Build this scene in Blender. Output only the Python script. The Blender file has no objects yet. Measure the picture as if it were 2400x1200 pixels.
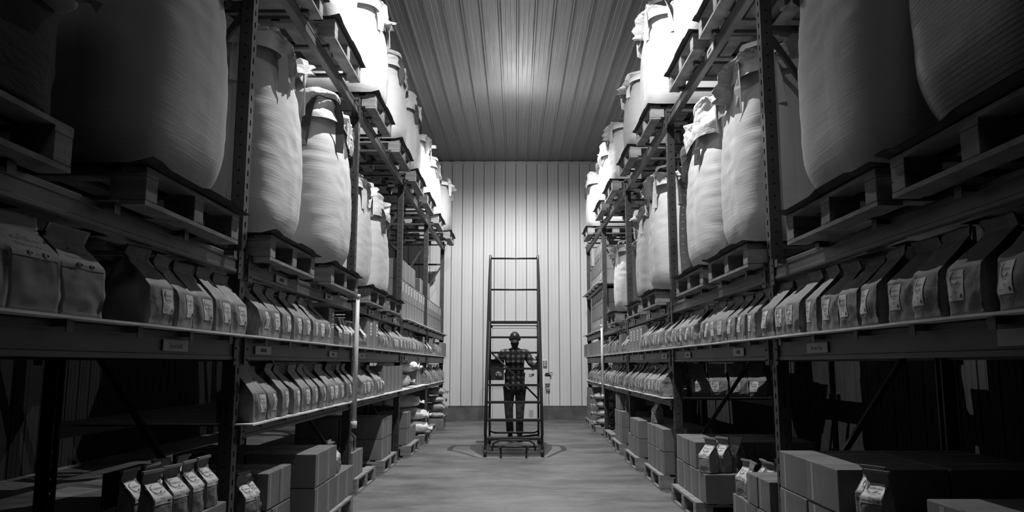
import bpy, bmesh, math, random
from mathutils import Vector, Matrix, noise
PI = math.pi
C = bpy.context.scene.collection
SC = bpy.context.scene

# ------------------------------------------------------------------ camera
cam_d = bpy.data.cameras.new('camera'); cam = bpy.data.objects.new('camera', cam_d); C.objects.link(cam)
cam_d.sensor_width = 36.0; cam_d.lens = 27.0; cam_d.shift_x = -10/2400; cam_d.shift_y = 0.0
cam_d.clip_start = 0.05; cam_d.clip_end = 100
cam.location = (0, 0, 1.25)
cam.rotation_euler = (math.radians(90 + 8.03), 0, 0)
SC.camera = cam
SC.view_settings.view_transform = 'Standard'; SC.view_settings.look = 'None'
SC.view_settings.gamma = 1; SC.view_settings.exposure = 0.0
SC.view_settings.use_curve_mapping = False

# ------------------------------------------------------------------ world and lamps
W = bpy.data.worlds.new('world'); SC.world = W; W.use_nodes = True
W.node_tree.nodes['Background'].inputs[0].default_value = (1, 1, 1, 1)
W.node_tree.nodes['Background'].inputs[1].default_value = 0.0003

def lamp(name, loc, power, kind='SPOT', size=150, blend=0.6, rot=(0, 0, 0), rad=0.0):
    d = bpy.data.lights.new(name, kind); d.energy = power; d.color = (1, 1, 1)
    d.shadow_soft_size = rad
    if kind == 'SPOT':
        d.spot_size = math.radians(size); d.spot_blend = blend
    o = bpy.data.objects.new(name, d); C.objects.link(o); o.location = loc
    o.rotation_euler = [math.radians(a) for a in rot]
    return o
# aisle lamps: one over the far half, one nearer the viewer above the frame
lamp('aisle_lamp_far', (0.05, 12.8, 5.45), 950, 'SPOT', 156, 0.4, (14, 0, 0))
lamp('aisle_lamp_spill', (0.05, 12.9, 5.38), 36, 'POINT')
lamp('near_lamp_spill', (0.0, 6.3, 5.6), 40, 'POINT')
lamp('aisle_lamp_near', (0.0, 6.3, 5.60), 740, 'SPOT', 147, 0.5, (24, 0, 0))
lamp('aisle_fill_spot', (0.1, 1.2, 5.75), 200, 'SPOT', 52, 1.0, (54, 0, 0))  # added spot down the aisle, cone shaped to miss the near racks
lamp('rear_fill_spot', (0.0, -0.9, 5.6), 20, 'SPOT', 165, .5, (20, 0, 0), .6)  # added fill behind the camera, lightens the faces turned towards it

# ------------------------------------------------------------------ materials
def new_mat(name, base, rough=0.6, metal=0.0, spec=0.5):
    m = bpy.data.materials.new(name); m.use_nodes = True
    b = m.node_tree.nodes['Principled BSDF']
    b.inputs['Base Color'].default_value = (base, base, base, 1)
    b.inputs['Roughness'].default_value = rough; b.inputs['Metallic'].default_value = metal
    b.inputs['Specular IOR Level'].default_value = spec
    return m
def N(m, t, **kw):
    n = m.node_tree.nodes.new(t)
    for k, v in kw.items():
        if k in n.inputs: n.inputs[k].default_value = v
        else: setattr(n, k, v)
    return n
def L(m, a, ao, b, bi): m.node_tree.links.new(a.outputs[ao], b.inputs[bi])
def coords(m, scale=(1, 1, 1), out='Object'):
    tc = N(m, 'ShaderNodeTexCoord'); mp = N(m, 'ShaderNodeMapping')
    mp.inputs['Scale'].default_value = scale
    L(m, tc, out, mp, 'Vector'); return mp
def noisy(m, lo, hi, scale=6, det=6, stretch=(1, 1, 1), c0=0.35, c1=0.65):
    """vary the base colour between two greys"""
    mp = coords(m, stretch); n = N(m, 'ShaderNodeTexNoise', Scale=scale, Detail=det)
    r = N(m, 'ShaderNodeValToRGB')
    r.color_ramp.elements[0].position = c0; r.color_ramp.elements[0].color = (lo, lo, lo, 1)
    r.color_ramp.elements[1].position = c1; r.color_ramp.elements[1].color = (hi, hi, hi, 1)
    L(m, mp, 0, n, 'Vector'); L(m, n, 0, r, 0)
    L(m, r, 0, m.node_tree.nodes['Principled BSDF'], 'Base Color'); return r
def bump(m, scale, strength, dist=0.01, stretch=(1, 1, 1), det=5, prev=None, ridged=False):
    mp = coords(m, stretch); n = N(m, 'ShaderNodeTexNoise', Scale=scale, Detail=det)
    b = N(m, 'ShaderNodeBump', Strength=strength, Distance=dist)
    L(m, mp, 0, n, 'Vector')
    if ridged:
        s = N(m, 'ShaderNodeMath', operation='SUBTRACT'); s.inputs[1].default_value = 0.5
        a = N(m, 'ShaderNodeMath', operation='ABSOLUTE'); L(m, n, 0, s, 0); L(m, s, 0, a, 0); L(m, a, 0, b, 'Height')
    else: L(m, n, 0, b, 'Height')
    if prev: L(m, prev, 0, b, 'Normal')
    L(m, b, 0, m.node_tree.nodes['Principled BSDF'], 'Normal'); return b

M = {}
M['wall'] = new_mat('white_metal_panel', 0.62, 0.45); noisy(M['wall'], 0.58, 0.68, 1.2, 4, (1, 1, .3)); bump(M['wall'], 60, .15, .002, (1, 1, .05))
M['side_wall'] = new_mat('side_metal_panel', 0.5, 0.85, 0, .08); noisy(M['side_wall'], 0.035, 0.055, 2); M['shade_wall'] = new_mat('shade_toned_panel', .015, .9, 0, .1)  # left wall: shade of the unlit side put into a near-black colour
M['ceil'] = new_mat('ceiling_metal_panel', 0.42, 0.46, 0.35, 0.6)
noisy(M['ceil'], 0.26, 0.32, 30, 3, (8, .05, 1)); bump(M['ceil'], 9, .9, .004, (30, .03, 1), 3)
M['groove'] = new_mat('panel_groove', 0.22, 0.7)
M['base'] = new_mat('concrete_curb', 0.09, 0.8); noisy(M['base'], 0.07, 0.13, 3)
M['floor'] = new_mat('concrete_floor', 0.3, 0.5, 0, .4)
def floor_mat():
    m = M['floor']; b = m.node_tree.nodes['Principled BSDF']
    mp = coords(m, (.55, .9, 1)); n = N(m, 'ShaderNodeTexNoise', Scale=1.6, Detail=10, Roughness=.74)
    r = N(m, 'ShaderNodeValToRGB'); r.color_ramp.elements[0].position = .34; r.color_ramp.elements[0].color = (.042,) * 3 + (1,)
    r.color_ramp.elements[1].position = .62; r.color_ramp.elements[1].color = (.195,) * 3 + (1,)
    L(m, mp, 0, n, 'Vector'); L(m, n, 0, r, 0); L(m, r, 0, b, 'Base Color')
    r2 = N(m, 'ShaderNodeMapRange'); r2.inputs[3].default_value = .35; r2.inputs[4].default_value = .7
    L(m, n, 0, r2, 0); L(m, r2, 0, b, 'Roughness')
    bump(m, 50, .2, .003)
floor_mat()
M['steel'] = new_mat('dark_painted_steel', 0.035, 0.42, 0.0, .5); noisy(M['steel'], 0.026, 0.05, 5, 6); bump(M['steel'], 90, .1, .001)
M['beam'] = new_mat('painted_beam_steel', 0.06, 0.42, 0.0, .5); noisy(M['beam'], 0.045, 0.085, 4, 7, (1, .6, 1)); bump(M['beam'], 60, .12, .001)
M['bar'] = new_mat('galvanised_bar', 0.3, 0.4, .3)
M['board'] = new_mat('shelf_board', 0.7, 0.7); noisy(M['board'], 0.6, 0.8, 8)
M['wood'] = new_mat('pallet_wood', 0.24, 0.8); noisy(M['wood'], 0.13, 0.30, 7, 8, (1, 1, 3), .3, .7); bump(M['wood'], 30, .5, .004, (1, 1, 6))
M['slip'] = new_mat('dark_slip_sheet', 0.03, 0.75)
def fabric(name, base, rough=.42, stripes=False):
    m = new_mat(name, base, rough, 0, .2); b = m.node_tree.nodes['Principled BSDF']
    # woven panel bands: vertical seams on each face (the cloth is sewn that way)
    tc = N(m, 'ShaderNodeTexCoord'); sp = N(m, 'ShaderNodeSeparateXYZ'); L(m, tc, 'Object', sp, 0)
    mx = N(m, 'ShaderNodeMath', operation='MINIMUM')
    for ax, i in (('X', 0), ('Y', 1)):
        a = N(m, 'ShaderNodeMath', operation='SUBTRACT'); a.inputs[1].default_value = .12
        ab = N(m, 'ShaderNodeMath', operation='ABSOLUTE'); L(m, sp, ax, a, 0); L(m, a, 0, ab, 0); L(m, ab, 0, mx, i)
    lt = N(m, 'ShaderNodeMath', operation='LESS_THAN'); lt.inputs[1].default_value = .055; L(m, mx, 0, lt, 0)
    mp = coords(m, (1, 1, 1)); n = N(m, 'ShaderNodeTexNoise', Scale=2.2, Detail=5); L(m, mp, 0, n, 'Vector')
    r = N(m, 'ShaderNodeMapRange'); r.inputs[3].default_value = base * .9; r.inputs[4].default_value = base * 1.06; L(m, n, 0, r, 0)
    ad = N(m, 'ShaderNodeMath', operation='MULTIPLY_ADD'); ad.inputs[1].default_value = .09 * base; L(m, lt, 0, ad, 0); L(m, r, 0, ad, 2)
    last = ad
    if stripes:
        w = N(m, 'ShaderNodeTexWave', Scale=21, Distortion=.25); w.bands_direction = 'Z'; w.wave_profile = 'SIN'
        L(m, mp, 0, w, 'Vector')
        g = N(m, 'ShaderNodeMath', operation='GREATER_THAN'); g.inputs[1].default_value = .06; L(m, w, 1, g, 0)
        mu = N(m, 'ShaderNodeMath', operation='MULTIPLY'); L(m, g, 0, mu, 0); L(m, ad, 0, mu, 1); last = mu
    L(m, last, 0, b, 'Base Color')
    p = bump(m, 3.0, .13, .03, (1, 1, 16), 6, None, True)
    bump(m, 160, .22, .002, (1, 1, 1.6), 2, p)
    return m
M['fibc'] = fabric('woven_bulk_bag', .58, .5)
M['fibc2'] = fabric('woven_bulk_bag_grey', .40, .6)
M['fibc3'] = fabric('striped_bulk_bag', .2, .35, True)
M['cloth'] = new_mat('bag_top_cloth', .62, .5); bump(M['cloth'], 9, .7, .03, (1, 1, 1.5), 5, None, True)
M['web'] = new_mat('lifting_webbing', .05, .7)
M['webl'] = new_mat('pale_lifting_webbing', .5, .7)
M['pouch'] = new_mat('clear_pouch', .6, .12, 0, .8); bump(M['pouch'], 14, .8, .02, (1, 1, 1), 4, None, True)
M['pouch'].node_tree.nodes['Principled BSDF'].inputs['Transmission Weight'].default_value = .5
M['kraft'] = new_mat('kraft_paper', .20, .58, 0, .35); noisy(M['kraft'], .17, .24, 9); bump(M['kraft'], 8, .9, .02, (1, 1, 1), 4, None, True)
M['kraftl'] = new_mat('pale_kraft_paper', .24, .65, 0, .3); noisy(M['kraftl'], .21, .27, 9); bump(M['kraftl'], 7, .3, .012, (1, 1, 1), 4, None, True)
M['label'] = new_mat('paper_label', .62, .5)
M['ink'] = new_mat('black_ink', .02, .6)
M['card'] = new_mat('corrugated_cardboard', .17, .75); noisy(M['card'], .12, .18, 5, 6, (1, 1, .5)); bump(M['card'], 3, .3, .01, (1, 1, 1), 4)
M['tape'] = new_mat('packing_tape', .30, .3, 0, .6)
M['sackdark'] = new_mat('dark_grain_sack', .22, .7); M['sack'] = new_mat('woven_poly_sack', .72, .45); bump(M['sack'], 6, .7, .03, (1, 1, 1), 5, None, True)
M['sackd'] = new_mat('brown_sack', .25, .5); noisy(M['sackd'], .1, .42, 7); bump(M['sackd'], 6, .7, .03, (1, 1, 1), 5, None, True)
M['wrap'] = new_mat('dark_stretch_wrapped_load', .012, .6, 0, .06); bump(M['wrap'], 5, .6, .02, (1, 1, 3), 5, None, True)
M['ladder'] = new_mat('ladder_enamel', .022, .5, 0, .3)
M['pvc'] = new_mat('white_pvc', .6, .3)
M['sign'] = new_mat('sign_card', .35, .4)
M['door'] = new_mat('door_paint', .58, .4)
M['metal'] = new_mat('brushed_metal', .4, .3, .9)
M['rubber'] = new_mat('black_rubber', .02, .6)
M['skin'] = new_mat('skin', .14, .6)
M['denim'] = new_mat('denim', .035, .8); noisy(M['denim'], .015, .09, 14, 8); bump(M['denim'], 10, .8, .02, (1, 1, 1), 5, None, True)
M['beard'] = new_mat('beard', .03, .9)
M['cap'] = new_mat('cap_cloth', .012, .8)
M['boot'] = new_mat('boot_leather', .015, .5)
def plaid():
    m = new_mat('plaid_flannel', .1, .85); b = m.node_tree.nodes['Principled BSDF']
    tc = N(m, 'ShaderNodeTexCoord'); sp = N(m, 'ShaderNodeSeparateXYZ'); L(m, tc, 'Object', sp, 0)
    outs = []
    for ax in ('X', 'Z'):
        mu = N(m, 'ShaderNodeMath', operation='MULTIPLY'); mu.inputs[1].default_value = 11.5; L(m, sp, ax, mu, 0)
        fr = N(m, 'ShaderNodeMath', operation='FRACT'); L(m, mu, 0, fr, 0)
        r = N(m, 'ShaderNodeValToRGB'); r.color_ramp.interpolation = 'CONSTANT'
        e = r.color_ramp.elements; e[0].position = 0; e[0].color = (.16,) * 3 + (1,); e[1].position = .48; e[1].color = (1, 1, 1, 1)
        for p, v in ((.58, .3), (.66, 1.0), (.9, .16)):
            q = e.new(p); q.color = (v, v, v, 1)
        L(m, fr, 0, r, 0); outs.append(r)
    mx = N(m, 'ShaderNodeMix'); mx.data_type = 'RGBA'; mx.blend_type = 'MULTIPLY'; mx.inputs[0].default_value = 1
    m.node_tree.links.new(outs[0].outputs[0], mx.inputs[6]); m.node_tree.links.new(outs[1].outputs[0], mx.inputs[7])
    ml = N(m, 'ShaderNodeMix'); ml.data_type = 'RGBA'; ml.blend_type = 'MULTIPLY'; ml.inputs[0].default_value = 1
    ml.inputs[7].default_value = (.26, .26, .26, 1)
    m.node_tree.links.new(mx.outputs[2], ml.inputs[6]); m.node_tree.links.new(ml.outputs[2], b.inputs['Base Color'])
    bump(m, 9, .6, .02, (1, 1, 1), 4, None, True)
    return m
M['plaid'] = plaid()

# ------------------------------------------------------------------ mesh helpers
class MB:
    def __init__(s): s.v = []; s.f = []; s.mi = []
    def add(s, vs, fs, mi=0):
        o = len(s.v); s.v += [tuple(p) for p in vs]; s.f += [tuple(i + o for i in f) for f in fs]; s.mi += [mi] * len(fs)
    def box(s, x0, x1, y0, y1, z0, z1, mi=0):
        s.add([(x0, y0, z0), (x1, y0, z0), (x1, y1, z0), (x0, y1, z0), (x0, y0, z1), (x1, y0, z1), (x1, y1, z1), (x0, y1, z1)],
              [(0, 3, 2, 1), (4, 5, 6, 7), (0, 1, 5, 4), (1, 2, 6, 5), (2, 3, 7, 6), (3, 0, 4, 7)], mi)
    def bar(s, a, b, w, h, mi=0):
        a = Vector(a); b = Vector(b); d = (b - a).normalized()
        up = Vector((0, 0, 1)) if abs(d.z) < .95 else Vector((0, 1, 0))
        x = d.cross(up).normalized() * w / 2; y = x.cross(d).normalized() * h / 2
        vs = [a - x - y, a + x - y, a + x + y, a - x + y, b - x - y, b + x - y, b + x + y, b - x + y]
        s.add(vs, [(0, 1, 2, 3), (7, 6, 5, 4), (0, 4, 5, 1), (1, 5, 6, 2), (2, 6, 7, 3), (3, 7, 4, 0)], mi)
    def tube(s, pts, r, n=10, mi=0, cap=True):
        pts = [Vector(p) for p in pts]; rings = []
        prev = None
        for i, p in enumerate(pts):
            d = (pts[min(i + 1, len(pts) - 1)] - pts[max(i - 1, 0)]).normalized()
            if prev is None:
                u = d.cross(Vector((0, 0, 1)));
                if u.length < .1: u = d.cross(Vector((0, 1, 0)))
            else: u = prev - d * prev.dot(d)
            u.normalize(); prev = u; w = d.cross(u)
            rr = r[i] if isinstance(r, (list, tuple)) else r
            rings.append([p + (u * math.cos(2 * PI * k / n) + w * math.sin(2 * PI * k / n)) * rr for k in range(n)])
        s.loft(rings, cap, mi)
    def loft(s, rings, cap=True, mi=0, closed=True):
        n = len(rings[0]); vs = [p for r in rings for p in r]; fs = []
        for i in range(len(rings) - 1):
            for k in range(n if closed else n - 1):
                k2 = (k + 1) % n
                fs.append((i * n + k, i * n + k2, (i + 1) * n + k2, (i + 1) * n + k))
        if cap and closed:
            fs.append(tuple(range(n - 1, -1, -1))); fs.append(tuple((len(rings) - 1) * n + k for k in range(n)))
        s.add(vs, fs, mi)
    def mesh(s, name, mats, smooth=False):
        m = bpy.data.meshes.new(name); m.from_pydata(s.v, [], s.f)
        for k in (mats if isinstance(mats, (list, tuple)) else [mats]): m.materials.append(k)
        for p, i in zip(m.polygons, s.mi): p.material_index = i; p.use_smooth = smooth
        bm = bmesh.new(); bm.from_mesh(m); bmesh.ops.recalc_face_normals(bm, faces=bm.faces); bm.to_mesh(m); bm.free()
        return m
def link(name, me, parent=None, loc=(0, 0, 0), rz=0, sc=None):
    o = bpy.data.objects.new(name, me); C.objects.link(o); o.location = loc
    o.rotation_euler = (0, 0, rz)
    if sc: o.scale = sc
    if parent: o.parent = parent
    return o
def tag(o, label=None, cat=None, group=None, kind=None):
    if label: o['label'] = label.replace('first from viewer', 'nearest')
    if cat: o['category'] = cat
    if group: o['group'] = group
    if kind: o['kind'] = kind
    return o
def empty(name, loc=(0, 0, 0), rz=0):
    return link(name, None, None, loc, rz)
def dup(root, loc, rz=0, sc=None):
    r = root.copy(); C.objects.link(r); r.location = loc; r.rotation_euler = (0, 0, rz)
    if sc: r.scale = sc
    for k in ('label', 'group'):
        if k in r: del r[k]
    for ch in KIDS.get(root.name, []):
        c = ch.copy(); C.objects.link(c); c.parent = r
        for g in KIDS.get(ch.name, []):
            d = g.copy(); C.objects.link(d); d.parent = c
    return r
KIDS = {}
def kid(parent, o):
    o.parent = parent; KIDS.setdefault(parent.name, []).append(o); return o
used = set()
def place(proto, loc, rz, label, cat, group=None, sc=None):
    """first use moves the prototype itself, later uses copy it with its parts"""
    if proto.name not in used:
        used.add(proto.name); o = proto; o.location = loc; o.rotation_euler = (0, 0, rz)
        if sc: o.scale = sc
    else:
        src = proto
        o = dup(src, loc, rz, sc)
    if not sc: o.scale = (1, 1, 1)
    return tag(o, label, cat, group)
def bevel(me, w=.004, seg=2):
    bm = bmesh.new(); bm.from_mesh(me)
    bmesh.ops.bevel(bm, geom=list(bm.edges), offset=w, segments=seg, affect='EDGES', profile=.5); bm.to_mesh(me); bm.free(); return me
ORD = ['first', 'second', 'third', 'fourth', 'fifth', 'sixth', 'seventh', 'eighth', 'ninth', 'tenth', 'eleventh', 'twelfth', 'thirteenth',
       'fourteenth', 'fifteenth', 'sixteenth', 'seventeenth', 'eighteenth', 'nineteenth', 'twentieth', 'twenty-first', 'twenty-second',
       'twenty-third', 'twenty-fourth', 'twenty-fifth', 'twenty-sixth', 'twenty-seventh', 'twenty-eighth', 'twenty-ninth', 'thirtieth',
       'thirty-first', 'thirty-second', 'thirty-third', 'thirty-fourth', 'thirty-fifth', 'thirty-sixth', 'thirty-seventh', 'thirty-eighth']
_tc = {}
def text_pts(txt, size):
    """flat lettering as (verts xy, faces), centred, width and height in metres"""
    if txt not in _tc:
        cu = bpy.data.curves.new('t', 'FONT'); cu.body = txt; cu.size = 1; cu.align_x = 'CENTER'; cu.resolution_u = 1
        ob = bpy.data.objects.new('t', cu); C.objects.link(ob)
        dg = bpy.context.evaluated_depsgraph_get(); dg.update()
        me = bpy.data.meshes.new_from_object(ob.evaluated_get(dg))
        _tc[txt] = ([(v.co.x, v.co.y) for v in me.vertices], [tuple(p.vertices) for p in me.polygons])
        bpy.data.objects.remove(ob); bpy.data.meshes.remove(me); bpy.data.curves.remove(cu)
    v, f = _tc[txt]
    return [(x * size, y * size) for x, y in v], f

# ------------------------------------------------------------------ room shell
CH = 6.08; WY = 17.96; XL = -5.6; XR = 3.35
b = MB(); b.box(XL, XR, -1.5, WY + .2, -.12, 0)
tag(link('floor', b.mesh('floor', M['floor'])), kind='structure')
def ribbed(n0, n1, pitch, prof, fn):
    """strip of ribbed sheet: prof = [(offset, height)...] over one pitch; fn(u, h) -> two 3D points"""
    b = MB(); pts = []
    u = n0
    while u < n1:
        for o, h in prof: pts.append((u + o, h))
        u += pitch
    A = [fn(u, h) for u, h in pts]
    vs = [a[0] for a in A] + [a[1] for a in A]; n = len(A)
    b.add(vs, [(i, i + 1, n + i + 1, n + i) for i in range(n - 1)])
    return b
P = .2535
cprof = [(0, 0), (.013, .034), (.033, .034), (.046, 0), (.105, 0), (.109, .003), (.115, 0), (.175, 0), (.179, .003), (.185, 0)]
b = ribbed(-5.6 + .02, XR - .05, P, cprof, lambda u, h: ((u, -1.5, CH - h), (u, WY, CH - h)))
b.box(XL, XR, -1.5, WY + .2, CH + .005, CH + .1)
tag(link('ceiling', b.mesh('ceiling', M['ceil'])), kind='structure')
wprof = [(0, 0), (.006, -.016), (.018, -.016), (.024, 0), (.08, 0), (.085, .004), (.095, .004), (.10, 0), (.16, 0), (.165, .004), (.175, .004), (.18, 0)]
b = ribbed(-5.6, XR - .02, P, wprof, lambda u, h: ((u, WY - .02 - h, .31), (u, WY - .02 - h, CH)))
b.box(XL, XR, WY, WY + .15, 0, CH)
wb = b.mesh('wall_back', M['wall']); tag(link('wall_back', wb), kind='structure')
b = MB(); u = -5.6
while u < XR - .05: b.box(u + .007, u + .017, WY - .0135, WY - .006, .31, CH - .03); u += P
tag(link('trim_1', b.mesh('panel_grooves', M['groove'])), kind='structure')
b = MB(); b.box(XL, XR, WY - .075, WY - .002, CH - .07, CH - .03)
tag(link('trim_2', b.mesh('ceiling_trim', M['wall'])), kind='structure')
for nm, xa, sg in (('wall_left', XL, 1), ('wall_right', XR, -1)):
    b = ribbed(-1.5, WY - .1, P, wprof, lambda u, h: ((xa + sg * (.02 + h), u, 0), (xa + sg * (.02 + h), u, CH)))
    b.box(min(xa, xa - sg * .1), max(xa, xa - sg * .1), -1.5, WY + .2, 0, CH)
    tag(link(nm, b.mesh(nm, M['side_wall' if sg < 0 else 'shade_wall'])), kind='structure')
b = MB(); b.box(XL, XR, -1.6, -1.5, 0, CH); tag(link('wall_front', b.mesh('wall_front', M['side_wall'])), kind='structure')
b = MB(); b.box(XL, -.62, WY - .07, WY - .001, 0, .31); b.box(.54, XR, WY - .07, WY - .001, 0, .31)
b.box(XL, -.62, WY - .08, WY - .07, .295, .31); b.box(.54, XR, WY - .08, WY - .07, .295, .31)
tag(link('baseboard_back', b.mesh('baseboard_back', M['base'])), kind='structure')
# door in the back wall
d = empty('door_1', (-.04, WY - .05, 0)); tag(d, kind='structure')
b = MB(); b.box(-.5, .5, -.03, .02, .02, 2.08); bevel(b.mesh('x', M['door'])); link('door_leaf', b.mesh('door_leaf', M['door']), d)
b = MB(); b.box(-.58, -.51, -.05, .045, 0, 2.15); b.box(.51, .58, -.05, .045, 0, 2.15); b.box(-.58, .58, -.05, .045, 2.085, 2.15)
b.box(-.60, .60, -.10, .0, 2.15, 2.19); link('door_frame', b.mesh('door_frame', M['wall']), d)
b = MB(); b.tube([(.42, -.03, 1.02), (.42, -.075, 1.02), (.33, -.085, 1.02)], .012); b.tube([(.42, -.03, 1.02), (.42, -.04, 1.02)], .032, 16)
b.tube([(.42, -.03, 1.14), (.42, -.045, 1.14)], .025, 14); link('door_handle', b.mesh('door_handle', M['metal'], True), d)
b = MB(); b.box(.33, .43, -.035, -.03, .06, .22); link('notice', b.mesh('notice', M['sign']), d)
b = MB(); b.box(-.5, .5, -.06, -.03, .0, .02); link('threshold', b.mesh('threshold', M['metal']), d)

# ------------------------------------------------------------------ pallet racking
XF = 1.57; XB = 2.64       # front and back faces of the rack
LY = [1.33, 4.38, 7.43, 10.48, 13.53, 16.58]
RY = [1.66, 4.72, 7.78, 10.84, 13.90, 16.96]
def perforated(mb, f, u0, u1, z0, z1, hw, hh, pitch, mi=0):
    """flat face from u0..u1 x z0..z1 with one column of real holes"""
    uc = (u0 + u1) / 2; z = z0
    mb.add([f(u0, z0), f(uc - hw, z0), f(uc - hw, z1), f(u0, z1)], [(0, 1, 2, 3)], mi)
    mb.add([f(uc + hw, z0), f(u1, z0), f(u1, z1), f(uc + hw, z1)], [(0, 1, 2, 3)], mi)
    while z < z1:
        e = min(z + pitch - hh, z1)
        mb.add([f(uc - hw, z), f(uc + hw, z), f(uc + hw, e), f(uc - hw, e)], [(0, 1, 2, 3)], mi); z += pitch
def post_mesh(H=3.9):
    mb = MB(); w = .04; dp = .075        # channel open to the back, front at x = 0
    for off in (0, .0025):
        perforated(mb, lambda u, z: (-off, u, z), -w + off, w - off, 0.01, H, .009, .034, .0762)
        perforated(mb, lambda u, z: (-u, -w + off, z), 0.0, dp, 0.01, H, .006, .012, .0762)
        perforated(mb, lambda u, z: (-u, w - off, z), 0.0, dp, 0.01, H, .006, .012, .0762)
    for s in (-1, 1): mb.box(-dp, -dp + .003, min(s * w, s * (w - .018)), max(s * w, s * (w - .018)), .01, H)
    mb.box(-.10, .03, -.055, .055, 0, .01)
    return mb.mesh('post', M['steel'])
POST = post_mesh()
def brace_mesh(H=3.9):
    db = MB(); HBS = []
    xf, xb = -.078, -1.07 + .078
    hb = MB(); hb.bar((xf, 0, 0), (xb, 0, 0), .035, .035)
    db.bar((xf, 0, .28), (xb, 0, 1.58), .032, .032); 
    d2 = MB(); d2.bar((xb, 0, 1.86), (xf, 0, 3.34), .032, .032)
    return hb.mesh('horizontal_brace', M['steel']), db.mesh('diagonal_brace', M['steel']), d2.mesh('diagonal_brace', M['steel'])
HB, DB1, DB2 = brace_mesh()
def frame(side, Y, label):
    r = empty('upright_frame', (side * XF, Y, 0), 0 if side < 0 else PI)
    for nm, me, x, rz in (('post', POST, 0, 0), ('post', POST, -1.07, PI), ('diagonal_brace', DB1, 0, 0), ('diagonal_brace', DB2, 0, 0)):
        link(nm, me, r, (x, 0, 0), rz)
    for z in (.25, 1.62, 1.82, 3.4): link('horizontal_brace', HB, r, (0, 0, z))
    return tag(r, label, 'rack upright', 'upright frames of the pallet racking')
for i, Y in enumerate(LY):
    if i: frame(-1, Y, ['', 'left rack upright nearest the viewer', 'left rack upright beside the thick white pipe', 'third left rack upright, between bulk bags and cartons',
                 'fourth left rack upright, amid the stacked cartons', 'left rack upright nearest the back wall'][i])
    else: frame(-1, Y, 'left rack upright at the near end, beside the viewer')
for i, Y in enumerate(RY):
    frame(1, Y, ['right rack upright at the near end, beside the viewer', 'right rack upright nearest the viewer in view', 'second right rack upright, where the low bag shelf begins',
                 'third right rack upright, between two pale bulk bags', 'fourth right rack upright, behind the thin white pipe', 'right rack upright nearest the back wall'][i])

def beam_mesh(L_, hgt, step=True):
    """beam along y from 0..L_, top at z=0, front face at x=+.045 (towards the aisle)"""
    mb = MB(); prof = [(.0, -hgt), (.048, -hgt), (.054, -hgt + .006), (.054, -hgt + .02), (.048, -hgt + .024), (.048, -.03), (.054, -.026), (.054, -.006), (.048, 0), (.0, 0)]
    rings = [[(x, y, z) for x, z in prof] for y in (0, L_)]
    mb.loft(rings, True); return mb.mesh('beam', M['beam'])
def conn_mesh(hgt):
    mb = MB(); mb.box(.0, .006, -.035, .035, -hgt - .03, .03); mb.box(-.035, .0, -.003, .003, -hgt - .03, .03) if False else None
    for z in (-hgt + .0, -hgt / 2, -.01): mb.tube([(.006, .015, z), (.012, .015, z)], .006, 8)
    return mb.mesh('end_connector', M['steel'])
def support_mesh(L_):
    mb = MB(); mb.box(-1.02, .052, -.022, .022, -.028, -.004); mb.box(.056, .060, -.022, .022, -.045, -.004); mb.box(.05, .06, -.022, .022, -.0055, -.004)
    return mb.mesh('support_bar', M['beam'])
BM, CM = {}, {}
SUP = support_mesh(1)
LV = {1: (.91, .08), 2: (1.40, .125), 3: (1.855, .10), 4: (3.80, .10), 5: (2.72, .07)}
LN = {1: 'lowest', 2: 'middle', 3: 'third', 4: 'top', 5: 'extra'}
BAYN = ['nearest bay', 'second bay', 'third bay', 'fourth bay', 'bay by the back wall']
def rack_beam(side, i, lev, rear=False):
    YY = LY if side < 0 else RY
    z, hg = LV[lev]; y0 = YY[i] + .043; y1 = YY[i + 1] - .043; Ln = y1 - y0
    key = (round(Ln, 3), hg)
    if key not in BM: BM[key] = beam_mesh(Ln, hg); CM[hg] = conn_mesh(hg)
    x = side * XF if not rear else side * XB
    flip = (side > 0) != rear
    # the beam's hollow side is against the posts; its face looks to the aisle (or to the back for the rear beam)
    xo = -side * -.045 if not rear else side * -.045
    r = empty('rack_beam', (x + (side * .045 if not rear else -side * .045), y0 if not flip else y1, z), PI if flip else 0)
    link('beam', BM[key], r)
    for yy, s in ((.036, 1), (Ln - .036, -1)):
        c = link('end_connector', CM[hg], r, (.055, yy, 0)); c.scale = (1, s, 1)
    sd = 'left' if side < 0 else 'right'
    nm = f"{'rear' if rear else 'front'} beam of the {LN[lev]} level, {BAYN[i]} of the {sd} rack"
    tag(r, nm, 'rack beam', 'beams of the pallet racking')
    return r, flip, Ln, y0, y1
beams = {}
for side in (-1, 1):
    for i in range(5):
        levs = [2, 3, 4] + ([1] if (i >= 1 and side < 0) or (i >= 2) else []) + ([5] if side > 0 and i == 4 else [])
        for lv in levs:
            beams[(side, i, lv)] = rack_beam(side, i, lv)
            rack_beam(side, i, lv, True)
# support bars, one set per bay and level
for (side, i, lv), (r, flip, Ln, y0, y1) in beams.items():
    z, hg = LV[lev] if False else LV[lv]
    n = 6 if lv in (1, 2) else 5
    t = empty('support_bar_set', (side * XF, (y0 + y1) / 2, z + .0035), 0 if side < 0 else PI)
    for k in range(n):
        link('support_bar', SUP, t, (0, -Ln / 2 + .25 + k * (Ln - .5) / (n - 1), 0))
    sd = 'left' if side < 0 else 'right'
    tag(t, f"steel support bars across the {LN[lv]} level, {BAYN[i]} of the {sd} rack", 'support bars', 'deck support bars of the racking')

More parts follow.
